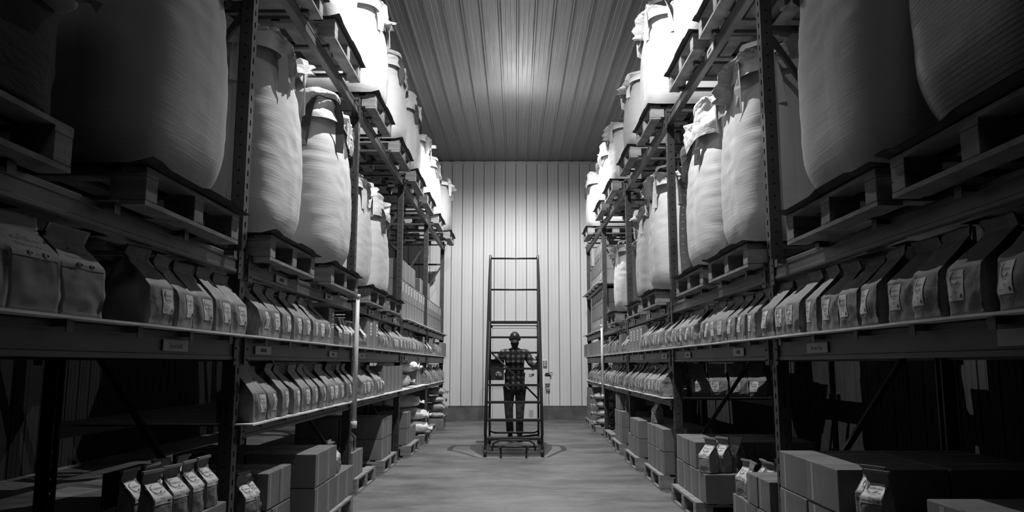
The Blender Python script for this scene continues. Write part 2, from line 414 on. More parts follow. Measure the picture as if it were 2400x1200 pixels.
# signs on beams -------------------------------------------------------------
def sign(side, lv, px_y0, px_y1, hgt, txt=None, dark=False, zc=None):
    """part of the beam it is stuck to"""
    for i in range(5):
        r = beams.get((side, i, lv))
        if r and r[3] <= (px_y0 + px_y1) / 2 <= r[4]: break
    else: return
    ro, flip, Ln, y0, y1 = r; yc = (px_y0 + px_y1) / 2; w = abs(px_y1 - px_y0)
    ly = (yc - y0) if not flip else (y1 - yc)
    z, hg = LV[lv]; lz = -hg * .52
    mb = MB(); mb.box(.0548, .0575, -w / 2, w / 2, -hgt / 2, hgt / 2)
    s = link('shelf_sign', bevel(mb.mesh('shelf_sign', M['sign']), .001, 1), ro, (0, ly, lz)); s['label'] = 'pale sign stuck on the beam'
    mb = MB()
    if txt:
        v, f = text_pts(txt, hgt * .62); ww = max(p[0] for p in v) - min(p[0] for p in v); k = min(1.0, w * .55 / ww)
        mb.add([(.058, x * k, y - hgt * .22) for x, y in v], f)
    else:
        mb.box(.0576, .058, -w * .18, w * .18, -hgt * .22, hgt * .22)
    link('lettering', mb.mesh('lettering', M['ink']), s)
for a in [(-1, 2, 3.41, 3.67, .052, 'Green Lentils'), (-1, 2, 4.62, 4.92, .05), (-1, 2, 6.45, 6.72, .046), (-1, 2, 7.66, 7.96, .05), (-1, 2, 10.85, 11.1, .05), (-1, 2, 12.4, 12.6, .05),
          (-1, 3, 4.95, 5.2, .05), (-1, 3, 6.25, 6.5, .048), (-1, 3, 8.1, 8.4, .05), (-1, 3, 8.95, 9.25, .05), (-1, 3, 9.75, 10.0, .05), (-1, 3, 12.3, 12.5, .05),
          (1, 2, 3.87, 4.15, .052, 'Brown Flax'), (1, 2, 2.15, 2.5, .055, 'Black'), (1, 2, 5.3, 5.56, .055), (1, 2, 6.93, 7.16, .05), (1, 2, 8.0, 8.3, .05), (1, 2, 9.5, 9.75, .05), (1, 2, 11.3, 11.5, .05),
          (1, 3, 8.05, 8.3, .052), (1, 3, 8.95, 9.2, .05), (1, 3, 10.1, 10.35, .05), (1, 3, 11.5, 11.8, .05), (1, 4, 5.75, 6.05, .06)]:
    sign(*a)

# shelf boards with a lip running past the front of the posts -------------------
def board(side, YY, i0, i1, z, label, seed):
    rnd = random.Random(seed); mb = MB(); y0, y1 = YY[i0] + .05, YY[i1] - .05
    xf = XF - .105; th = .009
    if i0 == 0: y0 = YY[0] + .05
    # front lip (wavy) then a deck per bay
    n = int((YY[i1] - YY[i0]) / .06); top = []; A, B_ = [], []
    for k in range(n + 1):
        y = YY[i0] - .03 + k * (YY[i1] - YY[i0] + .06) / n
        wv = .006 * math.sin(y * 5.1 + seed) + .005 * noise.noise(Vector((y * 3, seed, 0)))
        x = xf + wv; zz = z + .0010 + .0012 * abs(noise.noise(Vector((y * 2.2, seed + 5, 1))))
        A.append([(side * x, y, zz), (side * (XF - .006), y, z + .0025), (side * (XF - .006), y, z + .0025 + th), (side * x, y, zz + th)])
    mb.loft(A, True)
    for i in range(i0, i1):
        mb.box(min(side * (XF - .006), side * XB), max(side * (XF - .006), side * XB), YY[i] + .045, YY[i + 1] - .045, z + .0025, z + .0025 + th)
    return tag(link('shelf_board', mb.mesh('shelf_board', M['board'])), label, 'shelf board', 'shelf boards under the bags')
ZB = .015
board(-1, LY, 0, 5, LV[2][0], 'pale shelf board under the upper row of paper bags, left rack', 1)
board(-1, LY, 1, 5, LV[1][0], 'pale shelf board under the lower row of paper bags, left rack', 2)
board(1, RY, 0, 5, LV[2][0], 'pale shelf board under the upper row of paper bags, right rack', 3)
board(1, RY, 2, 5, LV[1][0], 'pale shelf board under the lower row of paper bags, right rack', 4)
board(-1, LY, 3, 5, LV[3][0], 'pale board under the stacked cartons high on the left rack', 5)
board(1, RY, 4, 5, LV[5][0], 'board of the extra level under cartons, far right rack', 6)
board(1, RY, 4, 5, LV[3][0], 'board under the lower cartons beside the thin pipe, far right rack', 7)

# ------------------------------------------------------------------ pallets
def pallet_proto(w=1.0, dpt=1.12):
    r = empty('pallet'); h = .15
    mb = MB(); n = 7; bw = .1
    for k in range(n):
        x = -dpt / 2 + k * (dpt - bw) / (n - 1); mb.box(x, x + bw, -w / 2, w / 2, h - .018, h)
    for y in (-w / 2, -.05, w / 2 - .1): mb.box(-dpt / 2, dpt / 2, y, y + .1, h - .036, h - .018)
    kid(r, link('top_deck', mb.mesh('top_deck', M['wood'])))
    for x in (-dpt / 2, -.07, dpt / 2 - .14):
        for y in (-w / 2, -.05, w / 2 - .1):
            mb = MB(); mb.box(x, x + .14, y, y + .1, .019, h - .0365); kid(r, link('block', bevel(mb.mesh('block', M['wood']), .003, 1)))
    mb = MB()
    for x in (-dpt / 2, -.05, dpt / 2 - .1): mb.box(x, x + .1, -w / 2, w / 2, 0, .018)
    kid(r, link('bottom_board', mb.mesh('bottom_board', M['wood'])))
    return r
PAL = pallet_proto()
def slip_proto():
    mb = MB(); n = 14; A = []
    for k in range(n + 1):
        A.append([])
        for j in range(n + 1):
            x = -.6 + 1.2 * k / n; y = -.54 + 1.08 * j / n
            e = max(0, abs(x) - .53) * 1.2 + max(0, abs(y) - .49) * 1.0
            A[-1].append((x, y, .0015 - e * .0 + max(0, abs(x) - .565) * (1 if noise.noise(Vector((x * 3, y * 3, 2))) > 0 else .3) * .6))
    mb.loft(A, False, 0, False); mb.loft([[(a, b_, c + .003) for a, b_, c in q] for q in A], False, 0, False)
    return link('slip_sheet', mb.mesh('slip_sheet', M['slip']))
SLIP = slip_proto()

# ------------------------------------------------------------------ bulk bags
def fibc_proto(seed, mat, loops='dark', pouch=True, neck=.24, H=1.4, flop=0):
    rnd = random.Random(seed); r = empty('bulk_bag'); S = Vector((seed * 3.1, seed * 1.7, 0))
    na, nl = 96, 60; hw = .47
    def rad(a, t):
        n_ = 4.6 - 1.6 * t
        ca, sa = abs(math.cos(a)), abs(math.sin(a))
        q = (ca ** n_ + sa ** n_) ** (-1 / n_)
        prof = .935 + .12 * math.sin(PI * min(1, t * 1.15 + .05)) ** .6
        if t < .17: prof *= .84 + .16 * math.sin(PI / 2 * t / .17)
        if t > .84: prof *= 1 - .15 * ((t - .84) / .16) ** 1.8
        return hw * q * prof
    rings = []
    for j in range(nl + 1):
        t = j / nl; zz = t * H
        if t > .84: zz = H * (.84 + .16 * math.sin(PI / 2 * (t - .84) / .16) ** .9)
        ring = []
        for k in range(na):
            a = 2 * PI * k / na; R = rad(a, t)
            p = Vector((math.cos(a), math.sin(a), zz))
            R += .010 * noise.noise(p * .9 + S) + .003 * (t ** .5) * noise.noise(Vector((p.x * 1.6, p.y * 1.6, zz * 13)) + S)
            R += .004 * (1 - abs(noise.noise(Vector((p.x * 2.4, p.y * 2.4, zz * 9)) + S)) * 4) * min(1, .25 + t)
            if t > .78: R += .02 * noise.noise(Vector((p.x * 6, p.y * 6, zz * 5)) + S) * (t - .78) / .22
            ring.append((math.cos(a) * R, math.sin(a) * R, zz))
        rings.append(ring)
    mb = MB(); mb.loft(rings, True); body = kid(r, link('bag_body', mb.mesh('bag_body', mat, True)))
    # gathered top cloth, rising and flopping to one side
    rings = []; nt = 16
    for j in range(nt + 1):
        t = j / nt; ring = []
        for k in range(na):
            a = 2 * PI * k / na; ca, sa = abs(math.cos(a)), abs(math.sin(a)); q = (ca ** 4.6 + sa ** 4.6) ** (-1 / 4.6)
            base = hw * q * (1.02 - .05 * t - .05 * t * t)
            p = Vector((math.cos(a) * 2.0, math.sin(a) * 2.0, t * 1.6)) + S * 2
            base += (.02 + .07 * t) * noise.noise(p * 1.2) + .04 * t * (1 - 3 * abs(noise.noise(p * 2.4)))
            z = H * .88 + (neck + H * .02) * t * (.8 + .28 * abs(math.sin(2 * a)) ** 3 + .45 * noise.noise(Vector((math.cos(a) * 1.4, math.sin(a) * 1.4, seed)))) - flop * t * t * max(0, math.cos(a)) * .25
            dx = flop * t * t * .12
            ring.append((math.cos(a) * base + dx, math.sin(a) * base, z))
        rings.append(ring)
    ctr = [[(x * s + .02, y * s, z - .10 * (1 - s) + .04 * noise.noise(Vector((x * 5, y * 5, s * 3 + seed)))) for x, y, z in rings[-1]] for s in (.8, .5, .2, .02)]
    mb = MB(); mb.loft(rings + ctr, False); kid(r, link('top_cloth', mb.mesh('top_cloth', M['cloth'], True)))
    # lifting loops at the corners
    wm = M['web'] if loops == 'dark' else M['webl']
    for ci in range(4):
        a = PI / 4 + ci * PI / 2; cx, cy = math.cos(a), math.sin(a); mb = MB(); A = []
        tx, ty = -cy, cx; lift = rnd.uniform(.06, .17) if neck > .1 else .12; lean = rnd.uniform(-.12, .05)
        for k in range(17):
            s = k / 16; u = (s - .5) * .42; h = 4 * s * (1 - s)
            R = .555 - .04 * h + lean * h; z = H * .90 - .28 + (.30 + lift) * min(1, h * 1.25) ** .8
            p = Vector((cx * R + tx * u, cy * R + ty * u, z))
            # pull the straps in to hug the cloth sides
            m_ = max(abs(p.x), abs(p.y)); lim = .485
            if m_ > lim and h < .75: p.x = max(-lim, min(lim, p.x)); p.y = max(-lim, min(lim, p.y))
            wv = Vector((cx, cy, .25)).normalized() * .003; side = Vector((0, 0, 1)) if h > .8 else Vector((tx, ty, 0))
            side = (Vector((tx, ty, 0)) * (1 - h) + Vector((cx, cy, 0)) * h).normalized() * .034
            A.append([p - side - wv, p + side - wv, p + side + wv, p - side + wv])
        mb.loft(A, True); kid(r, link('lifting_loop', mb.mesh('lifting_loop', wm)))
    if pouch:
        mb = MB(); A = []
        for k in range(7):
            row = []
            for j in range(6):
                u = -.11 + .22 * j / 5; z = H * .86 + .14 - .27 * k / 6
                row.append((.487 + .03 * noise.noise(Vector((u * 9, z * 9, seed))) + .01 * k / 6, u + .12 * (1 if seed % 2 else -1), z))
            A.append(row)
        mb.loft(A, False, 0, False); p = kid(r, link('document_pouch', mb.mesh('document_pouch', M['pouch'], True))); p['label'] = 'clear document pouch'
    return r
FB = [fibc_proto(1, M['fibc'], 'dark', True, .22), fibc_proto(2, M['fibc'], 'pale', True, .26, flop=1), fibc_proto(3, M['fibc'], 'dark', False, .30),
      fibc_proto(4, M['fibc2'], 'pale', False, .2, flop=1), fibc_proto(5, M['fibc3'], 'pale', False, .2)]
# (side, y centre, deck z, variant, height scale, width scale, protrusion of pallet edge, label)
Z3 = LV[3][0] + .005; Z4 = LV[4][0] + .005
BAGS = [
 (-1, 3.40, Z3, 2, 1.03, 1.0, 1.43, 'huge pale bulk bag nearest the viewer on the left rack'),
 (-1, 4.98, Z3, 1, 0.98, .95, 1.45, 'bulk bag with a clear pouch just beyond the nearest left upright'),
 (-1, 6.36, Z3, 0, 0.97, .98, 1.42, 'bulk bag with black straps next to the white pipe, left rack'),
 (-1, 8.10, Z3, 1, 0.86, .85, 1.46, 'bright bulk bag right behind the white pipe, left rack'),
 (-1, 9.30, Z3, 2, 0.80, .85, 1.46, 'farther bright bulk bag before the left cartons, loop standing up'),
 (-1, 4.95, Z4, 2, .95, 1.0, 1.45, 'bulk bag on the top left level, cut off by the frame'),
 (-1, 6.25, Z4, 0, .90, 1.0, 1.43, 'top left bulk bag with rough lit weave, nearest in view'),
 (-1, 7.95, Z4, 1, .80, 1.0, 1.42, 'tall glowing bulk bag on top left, above the white pipe'),
 (-1, 9.55, Z4, 0, .80, .98, 1.42, 'second glowing bulk bag on top left, with a paper tag'),
 (-1, 11.05, Z4, 2, .76, .98, 1.42, 'top left bulk bag with crumpled cloth neck, mid row'),
 (-1, 12.55, Z4, 1, .74, .96, 1.42, 'overexposed bulk bag on top left, third from the back wall'),
 (-1, 14.30, Z4, 0, .76, .96, 1.42, 'overexposed bulk bag on top left, second from the back wall'),
 (-1, 16.02, Z4, 3, .80, .98, 1.36, 'dull grey bulk bag on top left, nearest the back wall'),
 (1, 2.30, Z3, 4, 1.1, 1.0, 1.40, 'striped dark bulk bag nearest the viewer on the right rack'),
 (1, 3.42, Z3, 2, 1.05, 1.0, 1.40, 'large plain bulk bag beside the striped one, right rack'),
 (1, 5.30, Z3, 1, .95, .95, 1.46, 'bulk bag with a shiny pouch at the nearest right upright'),
 (1, 6.48, Z3, 2, .90, .95, 1.46, 'round-shouldered bulk bag between two right uprights'),
 (1, 8.42, Z3, 1, .93, .95, 1.45, 'bulk bag just beyond the second right upright, tied with string'),
 (1, 9.90, Z3, 3, .90, .9, 1.50, 'grey bulk bag half hidden beside the third right upright'),
 (1, 11.75, Z3, 1, .74, .92, 1.45, 'farthest bulk bag on the lower right level'),
 (1, 5.30, Z4, 2, .9, 1.0, 1.45, 'top right bulk bag, the nearest one at the frame edge'),
 (1, 6.50, Z4, 0, .85, 1.0, 1.45, 'top right bulk bag in full light, second from the viewer'),
 (1, 8.30, Z4, 1, .84, 1.0, 1.42, 'top right bulk bag in full light with a gathered cloth top'),
 (1, 9.80, Z4, 3, .72, .98, 1.42, 'grey boxy bulk bag in the middle of the top right row'),
 (1, 11.60, Z4, 1, .66, .98, 1.42, 'wrinkled glowing bulk bag on top right, beyond the grey one'),
 (1, 13.10, Z4, 2, .66, .98, 1.42, 'glowing bulk bag on top right, two before the back wall'),
 (1, 15.50, Z4, 2, .72, .98, 1.42, 'bulk bag on top right nearest the back wall'),
]
for side, y, z, var, hs, ws, pe, lab in BAGS:
    xc = side * (pe + .56)
    place(PAL, (xc, y, z), 0 if side < 0 else PI, 'pallet under the ' + lab, 'pallet', 'pallets carrying bulk bags')
    place(SLIP, (xc, y, z + .152), 0 if side < 0 else PI, 'slip sheet under the ' + lab, 'slip sheet', 'slip sheets on pallets')
    place(FB[var], (side * (pe + .50 + (1 - ws) * .3), y, z + .158), (0 if side < 0 else PI), lab, 'bulk bag', 'white woven bulk bags', (ws, ws, hs))

# ------------------------------------------------------------------ paper bags
def paper_bag(w, d, h, seed, mat, style, flip=False):
    """front faces -Y local; style: 'label' (label low on front), 'print' (light top panel), 'small' (label over the shoulder and tin tie)"""
    nf, ns = 14, 8; nl = 34; S = Vector((seed * 5.3, seed * 2.1, seed))
    rnd = random.Random(seed); lean = rnd.uniform(-.012, .02); curl = rnd.choice((-1, 1)) * rnd.uniform(.002, .012); t0 = .48 if style == 'label' else .56 if style != 'small' else .50
    t1 = .87 if style == 'label' else .84 if style != 'small' else .80
    def dims(t):
        if t < t0: dd = d / 2 * (1 + .05 * math.sin(PI * t / t0)); g = .0
        elif t < t1:
            s = (t - t0) / (t1 - t0); dd = d / 2 * (1 - s) ** 1.05 + .004; g = s * (d * .42)
        else: dd = .004; g = d * .42 * (1 - (t - t1) / (1 - t1) * .8)
        return dd, g
    def P_(face, u, t):
        dd, g = dims(t); ww = w / 2 * (1 + .05 * math.sin(PI * min(1, t / .6))) * (1.0 if t < t1 else 1.0)
        yc = 0
        if t > t0: yc = (d * .10 + lean) * min(1, (t - t0) / (t1 - t0))
        if t > t1: yc += curl * ((t - t1) / (1 - t1)) ** 1.5 * 2.2
        if face == 0: x, y = -ww + 2 * ww * u, -dd
        elif face == 1: x, y = ww - g * (1 - abs(2 * u - 1)) * (1 if t < t1 else .25), -dd + 2 * dd * u
        elif face == 2: x, y = ww - 2 * ww * u, dd
        else: x, y = -ww + g * (1 - abs(2 * u - 1)) * (1 if t < t1 else .25), dd - 2 * dd * u
        z = t * h
        p = Vector((x, y, z)); q = p * 9 + S
        k = .012 if t < t1 else .004
        cr = abs(noise.noise(q)) * 1.8 + .5 * abs(noise.noise(q * 2.7))
        bulge = 0
        if face in (0, 2) and t < t0: bulge = .008 * math.sin(PI * u) * math.sin(PI * t / t0)
        dy = (-1 if face == 0 else 1 if face == 2 else 0) * (bulge - k * cr * .8); dx = (1 if face == 1 else -1 if face == 3 else 0) * (-k * cr)
        edge = min(1, t * 12)
        return Vector((x + dx * edge + .006 * noise.noise(Vector((z * 9, seed, 0))) * edge, y + yc + dy * edge, z + (.004 * noise.noise(Vector((x * 20, seed, 3))) if t > .97 else 0)))
    rings = []
    for j in range(nl + 1):
        t = j / nl; ring = []
        for k in range(nf): ring.append(P_(0, k / nf, t))
        for k in range(ns): ring.append(P_(1, k / ns, t))
        for k in range(nf): ring.append(P_(2, k / nf, t))
        for k in range(ns): ring.append(P_(3, k / ns, t))
        rings.append(ring)
    r = empty('paper_bag'); mb = MB(); mb.loft(rings, True)
    me = mb.mesh('bag_body', mat, True)
    kid(r, link('bag_body', me))
    def F(u, t, off):
        e = .01; p = P_(0, u, t); a = P_(0, min(1, u + e), t) - P_(0, max(0, u - e), t); c = P_(0, u, min(1, t + e)) - P_(0, u, max(0, t - e))
        n = a.cross(c).normalized(); 
        if n.y > 0: n = -n
        return p + n * off
    if style == 'label': ua, ub, ta, tb, lm = .50, .93, .15, .46, M['label']
    elif style == 'print': ua, ub, ta, tb, lm = .03, .97, .52, .80, M['kraftl']
    else: ua, ub, ta, tb, lm = .06, .94, .42, .76, M['label']
    if flip: ua, ub = .07, .50
    mb = MB(); A = [[F(ua + (ub - ua) * i / 8, ta + (tb - ta) * j / 8, .0022) for i in range(9)] for j in range(9)]
    mb.loft(A, False, 0, False); lb = kid(r, link('label_sticker' if style != 'print' else 'printed_panel', mb.mesh('label_sticker', lm, True)))
    lb['label'] = 'pale printed label'
    mb = MB()
    def put(txt, cx, cz, size):
        v, f = text_pts(txt, size)
        pts = []
        for x, y in v:
            u = ua + (ub - ua) * (cx + x); t = ta + (tb - ta) * (cz + y)
            pts.append(F(min(.99, max(.01, u)), min(.99, t), .0034))
        mb.add(pts, f)
    def blob(cx, cz, rx, rz):
        pts = []
        for k in range(12):
            a = 2 * PI * k / 12; pts.append(F(ua + (ub - ua) * (cx + rx * math.cos(a)), ta + (tb - ta) * (cz + rz * math.sin(a)), .0034))
        mb.add(pts, [tuple(range(12))])
    def swoosh(cx, cz, s):
        for a0, a1 in ((100, 260), (280, 335)):
            o, i_ = [], []
            for k in range(9):
                a = math.radians(a0 + (a1 - a0) * k / 8); th = .012 + .03 * math.sin(PI * k / 8)
                o.append((cx + s * 1.25 * math.cos(a), cz + s * .9 * math.sin(a))); i_.append((cx + (s * 1.25 - th) * math.cos(a), cz + (s * .9 - th) * math.sin(a)))
            pts = [F(ua + (ub - ua) * x, ta + (tb - ta) * y, .0034) for x, y in o + i_]
            mb.add(pts, [(k, k + 1, 9 + k + 1, 9 + k) for k in range(8)])
    if style == 'print':
        put('Fieldstone', .5, .62, .15); put('Starter Kit', .5, .40, .15); blob(.35, .15, .05, .09); blob(.68, .15, .05, .09); put('100%', .52, .12, .06)
        swoosh(.5, .8, .08)
    else:
        put('Fieldstone', .5, .70, .165); swoosh(.42, .74, .24); put('Organic Lentils', .5, .50, .125); put('____', .5, .43, .09) if False else blob(.5, .44, .22, .006)
        put('5 Kg' if style == 'label' else '750 g', .5, .24, .12); blob(.84, .14, .06, .075); put('ORGANIC', .22, .12, .06)
    kid(lb, link('lettering', mb.mesh('lettering', M['ink'])))
    if style == 'small':
        a = P_(0, 0, .99); c = P_(0, 1, .99); mb = MB()
        mb.box(a.x - .006, c.x + .006, a.y - .004, a.y + .011, h * .955, h * 1.005)
        q = kid(r, link('tin_tie', mb.mesh('tin_tie', M['kraftl']))); q['label'] = 'folded pale closure strip'
    return r
KB = [paper_bag(.185, .215, .335, s, M['kraft'], 'label') for s in range(5)]
KBR = [paper_bag(.185, .215, .335, s + 5, M['kraft'], 'label', True) for s in range(5)]
KS = [paper_bag(.235, .15, .33, s, M['kraftl'], 'print') for s in (11, 12, 13)]
SB = [paper_bag(.115, .085, .24, s, M['kraft'], 'small') for s in (21, 22, 23, 24)]
rnd = random.Random(7)
ZL2 = LV[2][0] + .0125; ZL1 = LV[1][0] + .0125
cnt = {}
def bag_row(side, z, ys, fam, x, what, where, group, hs=1.0, jit=.09):
    if side > 0 and fam is KB: fam = KBR
    for y in ys:
        if fam is KB or fam is KBR:
            for yp in (LY if side < 0 else RY):
                if abs(y - yp) < .152: y = yp + math.copysign(.152, y - yp)
        key = (what, where); n = cnt.get(key, 0); cnt[key] = n + 1
        pr = fam[rnd.randrange(len(fam))] if fam is not KS else fam[n % 3]
        rz = (PI / 2 if side < 0 else -PI / 2) + rnd.uniform(-jit, jit)
        w = 1.0 if fam is not SB else rnd.uniform(.95, 1.08)
        place(pr, (side * (x + rnd.uniform(-.012, .012)), y, z), rz, f"{what}, {ORD[n]} from the viewer, {where}", 'paper bag', group, (w, w, hs * rnd.uniform(.95, 1.0)))
XB1 = 1.60
kr = 'labelled kraft bag'
# left upper shelf
bag_row(-1, ZL2, [2.12, 2.39, 2.66], KS, 1.575, 'pale starter kit bag', 'left upper shelf', 'starter kit bags', 1, .06)
bag_row(-1, ZL2, [1.85], KS, 1.575, 'pale starter kit bag at the left frame edge', 'upper shelf', 'starter kit bags', 1, .06)
bag_row(-1, ZL2, [3.24, 3.46, 3.69, 3.92, 4.15, 4.50, 4.76, 5.00, 5.24, 5.47, 5.68, 5.89, 6.12], KB, XB1, kr, 'left upper row before the lone carton', 'kraft bags on the left upper shelf')
bag_row(-1, ZL2, [6.56, 6.70, 6.84, 6.98, 7.14], SB, 1.53, 'small white-labelled bag', 'left upper shelf by the white pipe', 'small bags near the white pipe')
bag_row(-1, ZL2, [7.62 + .0], SB, 1.53, 'lone small bag just past the white pipe', 'left upper shelf', 'small bags near the white pipe')
bag_row(-1, ZL2, [8.65, 8.90, 9.15, 9.42, 9.68, 9.95, 10.22, 10.63, 10.83, 11.05, 11.32, 11.6, 11.9, 12.2, 12.5], KB, XB1, kr, 'left upper row past the two labelled cartons', 'kraft bags on the far left upper shelf')
bag_row(-1, ZL2, [13.0, 13.2, 13.42], SB, 1.53, 'small white-labelled bag', 'far end of left upper shelf', 'small bags at the far left end')
bag_row(-1, ZL2, [14.3, 14.6, 14.95, 15.3], KB, XB1, kr, 'last kraft group of left upper shelf', 'kraft bags at the far left end')
# left lower shelf
bag_row(-1, ZL1, [4.55, 4.78, 5.03, 5.29, 5.53, 5.77, 6.0, 6.23, 6.46, 6.69, 6.92, 7.17], KB, XB1, kr, 'left lower row before the white pipe', 'kraft bags on the left lower shelf')
bag_row(-1, ZL1, [7.62, 7.86, 8.10, 8.34, 8.58], KB, XB1, kr, 'left lower row past the white pipe', 'kraft bags on the left lower shelf')
bag_row(-1, ZL1, [8.79], SB, 1.53, 'lone small bag before the cartons', 'left lower shelf', 'small bags near the white pipe')
bag_row(-1, ZL1, [13.15, 13.5, 13.9, 14.3, 14.7, 15.15, 15.6, 16.0], KB, XB1, kr, 'last kraft group of left lower shelf', 'kraft bags at the far left end')
# right upper shelf
bag_row(1, ZL2, [2.28, 2.53, 2.76, 2.98, 3.20, 3.43, 3.66, 3.88, 4.10, 4.32, 4.54, 4.86, 5.09, 5.31, 5.53, 5.75, 5.98, 6.20, 6.42, 6.64, 6.86, 7.08, 7.32, 7.56], KB, XB1 - .01, kr, 'right upper row before second upright', 'kraft bags on the right upper shelf')
bag_row(1, ZL2, [7.92, 8.12, 8.32, 8.52, 8.72, 8.92, 9.12], KB, XB1 - .01, kr, 'right upper row past second upright', 'kraft bags on the right upper shelf')
bag_row(1, ZL2, [10.55, 10.72, 10.92], SB, 1.53, 'small white-labelled bag', 'right upper shelf past the cartons', 'small bags on the right upper shelf')
bag_row(1, ZL2, [11.55, 11.8, 12.05, 12.3], KB, XB1, kr, 'far right upper row between cartons', 'kraft bags on the far right upper shelf')
bag_row(1, ZL2, [12.85, 13.1, 13.35, 13.6], SB, 1.53, 'small white-labelled bag', 'upper shelf by the thin right pipe', 'small bags by the thin pipe')
# right lower shelf
bag_row(1, ZL1, [7.98, 8.2, 8.43, 8.66, 8.9, 9.13, 9.37, 9.6, 9.85, 10.1, 10.36, 10.6], KB, XB1 - .01, kr, 'right lower row, second to third upright', 'kraft bags on the right lower shelf')
bag_row(1, ZL1, [11.05, 11.32, 11.6, 11.87, 12.15, 12.43, 12.7, 12.98, 13.26, 13.55], KB, XB1 - .01, kr, 'right lower row before the thin pipe', 'kraft bags on the right lower shelf')
bag_row(1, ZL1, [14.1, 14.4, 14.75, 15.1, 15.5, 15.9], KB, XB1 - .01, kr, 'right lower row behind the thin pipe', 'kraft bags on the right lower shelf')
# dark second row seen under the beam of the near right bay
for k, x in enumerate([1.86, 2.06, 2.26, 2.46]):
    place(KBR[k % 5], (x, 8.0, ZL1), .06 * (-1) ** k, f"shadowed kraft bag behind the second right upright, {ORD[k]} from the aisle", 'paper bag', 'shadowed bags behind the right upright')

# ------------------------------------------------------------------ cartons
_cart = {}
def carton_proto(w, d, h, lab=False):
    key = (round(w, 2), round(d, 2), round(h, 3), lab)
    if key in _cart: return _cart[key]
    r = empty('cardboard_box'); rn = random.Random(len(_cart))
    mb = MB(); mb.box(-d / 2, d / 2, -w / 2, w / 2, 0, h); kid(r, link('carton', bevel(mb.mesh('carton', M['card']), .005, 2)))
    mb = MB(); e = .0008       # lid seam groove is dark line, tape over it folding down the aisle side
    mb.box(-d / 2 + .01, d / 2 - .002, -.024, .024, h, h + e)
    q = kid(r, link('packing_tape', mb.mesh('packing_tape', M['tape']))); q['label'] = 'shiny tape strip'
    mb = MB(); mb.box(d / 2, d / 2 + e, -w * .32, -w * .25, .01, h - .01)  # paler strip paints the sheen of flap and corrugation
    q = kid(r, link('flap_sheen', mb.mesh('flap_sheen', M['tape']))); q['label'] = 'vertical flap sheen painted paler'
    if lab:
        mb = MB(); mb.box(d / 2, d / 2 + .0012, w * .05, w * .38, h * .45, h * .88); q = kid(r, link('carton_label', mb.mesh('carton_label', M['label']))); q['label'] = 'pale shipping label'
        mb = MB()
        for k in range(3): mb.box(d / 2 + .0012, d / 2 + .0016, w * .09, w * .33, h * (.52 + .11 * k), h * (.55 + .11 * k))
        kid(q, link('printing', mb.mesh('printing', M['ink'])))
    _cart[key] = r; return r
ccnt = {}
def cartons(side, x_front, y0, y1, z, h, nw, where, group, d=.42, lab=False, rows=1, gap=.004):
    w = (y1 - y0) / nw - gap; pr = carton_proto(w, d, h - .003, lab)
    for rr in range(rows):
        for k in range(nw):
            y = y0 + (k + .5) * (y1 - y0) / nw; n = ccnt.get(where, 0); ccnt[where] = n + 1
            nm = f"brown carton, {ORD[k]} from viewer, " + ('' if rows == 1 else ('front' if rr == 0 else 'back') + ' row, ') + where
            place(pr, (side * (x_front + d / 2 + rr * (d + .01) + rnd.uniform(0, .008)), y, z), 0 if side < 0 else PI, nm, 'box', group)
g = 'cartons on the shelves'
XC = 1.52
cartons(-1, XC, 6.26, 6.46, ZL2, .30, 1, 'alone between bags on the left upper shelf', g, .36, True)
cartons(-1, XC, 7.88, 8.50, ZL2, .31, 2, 'labelled pair behind the white pipe, left upper shelf', g, .36, True)
cartons(-1, XC, 12.66, 12.9, ZL2, .29, 1, 'after the left upper kraft row', g, .36)
cartons(-1, XC, 13.62, 14.15, ZL2, .29, 2, 'past the fourth left upright, upper shelf', g, .36)
cartons(-1, XC - .03, 15.5, 16.5, ZL2, .28, 4, 'back end of the left upper shelf', g, .36)
cartons(-1, XC, 8.92, 10.40, ZL1, .31, 5, 'row on the left lower shelf', g, .36)
cartons(-1, XC + .05, 12.25, 12.95, ZL1, .27, 2, 'beside the white sack, left lower shelf', g, .36)
for lay, (a, c, n) in enumerate([(10.62, 13.40, 9), (10.62, 13.40, 9), (10.62, 12.1, 4)]):
    cartons(-1, 1.60, a, c, LV[3][0] + .0125 + lay * .285, .285, n, f"{['bottom', 'middle', 'top'][lay]} layer, high stack on left rack", 'cartons stacked high on the left rack', .42, lay == 1)
cartons(-1, 1.60, 12.75, 13.1, LV[3][0] + .0125 + .5705, .24, 1, 'lone one atop the high left stack', 'cartons stacked high on the left rack')
for lay, (a, c, n) in enumerate([(13.66, 16.4, 9), (13.66, 16.4, 9), (13.66, 14.2, 2)]):
    cartons(-1, 1.60, a, c, LV[3][0] + .0125 + lay * .285, .285, n, f"{['bottom', 'middle', 'top'][lay]} layer, high left stack by back wall", 'cartons stacked high on the left rack', .42, lay == 1)
cartons(1, XC, 9.32, 10.42, ZL2, .31, 4, 'row on the right upper shelf', g, .36, True)
cartons(1, XC, 11.15, 11.42, ZL2, .28, 1, 'between bags past the third right upright', g, .36)
cartons(1, XC, 12.45, 12.72, ZL2, .29, 1, 'before the small bags by the thin pipe', g, .36)
cartons(1, XC, 14.1, 16.1, ZL2, .27, 7, 'row behind the thin pipe, right upper shelf', g, .36)
cartons(1, XC - .04, 16.15, 16.88, ZL2, .26, 3, 'back end of the right upper shelf', g, .36)
for lay in range(3): cartons(1, 1.60, 14.15, 16.3, LV[3][0] + .0125 + lay * .26, .26, 7, f"{['bottom', 'middle', 'top'][lay]} layer under extra level, far right rack", 'cartons at the far right', .42, lay != 1)
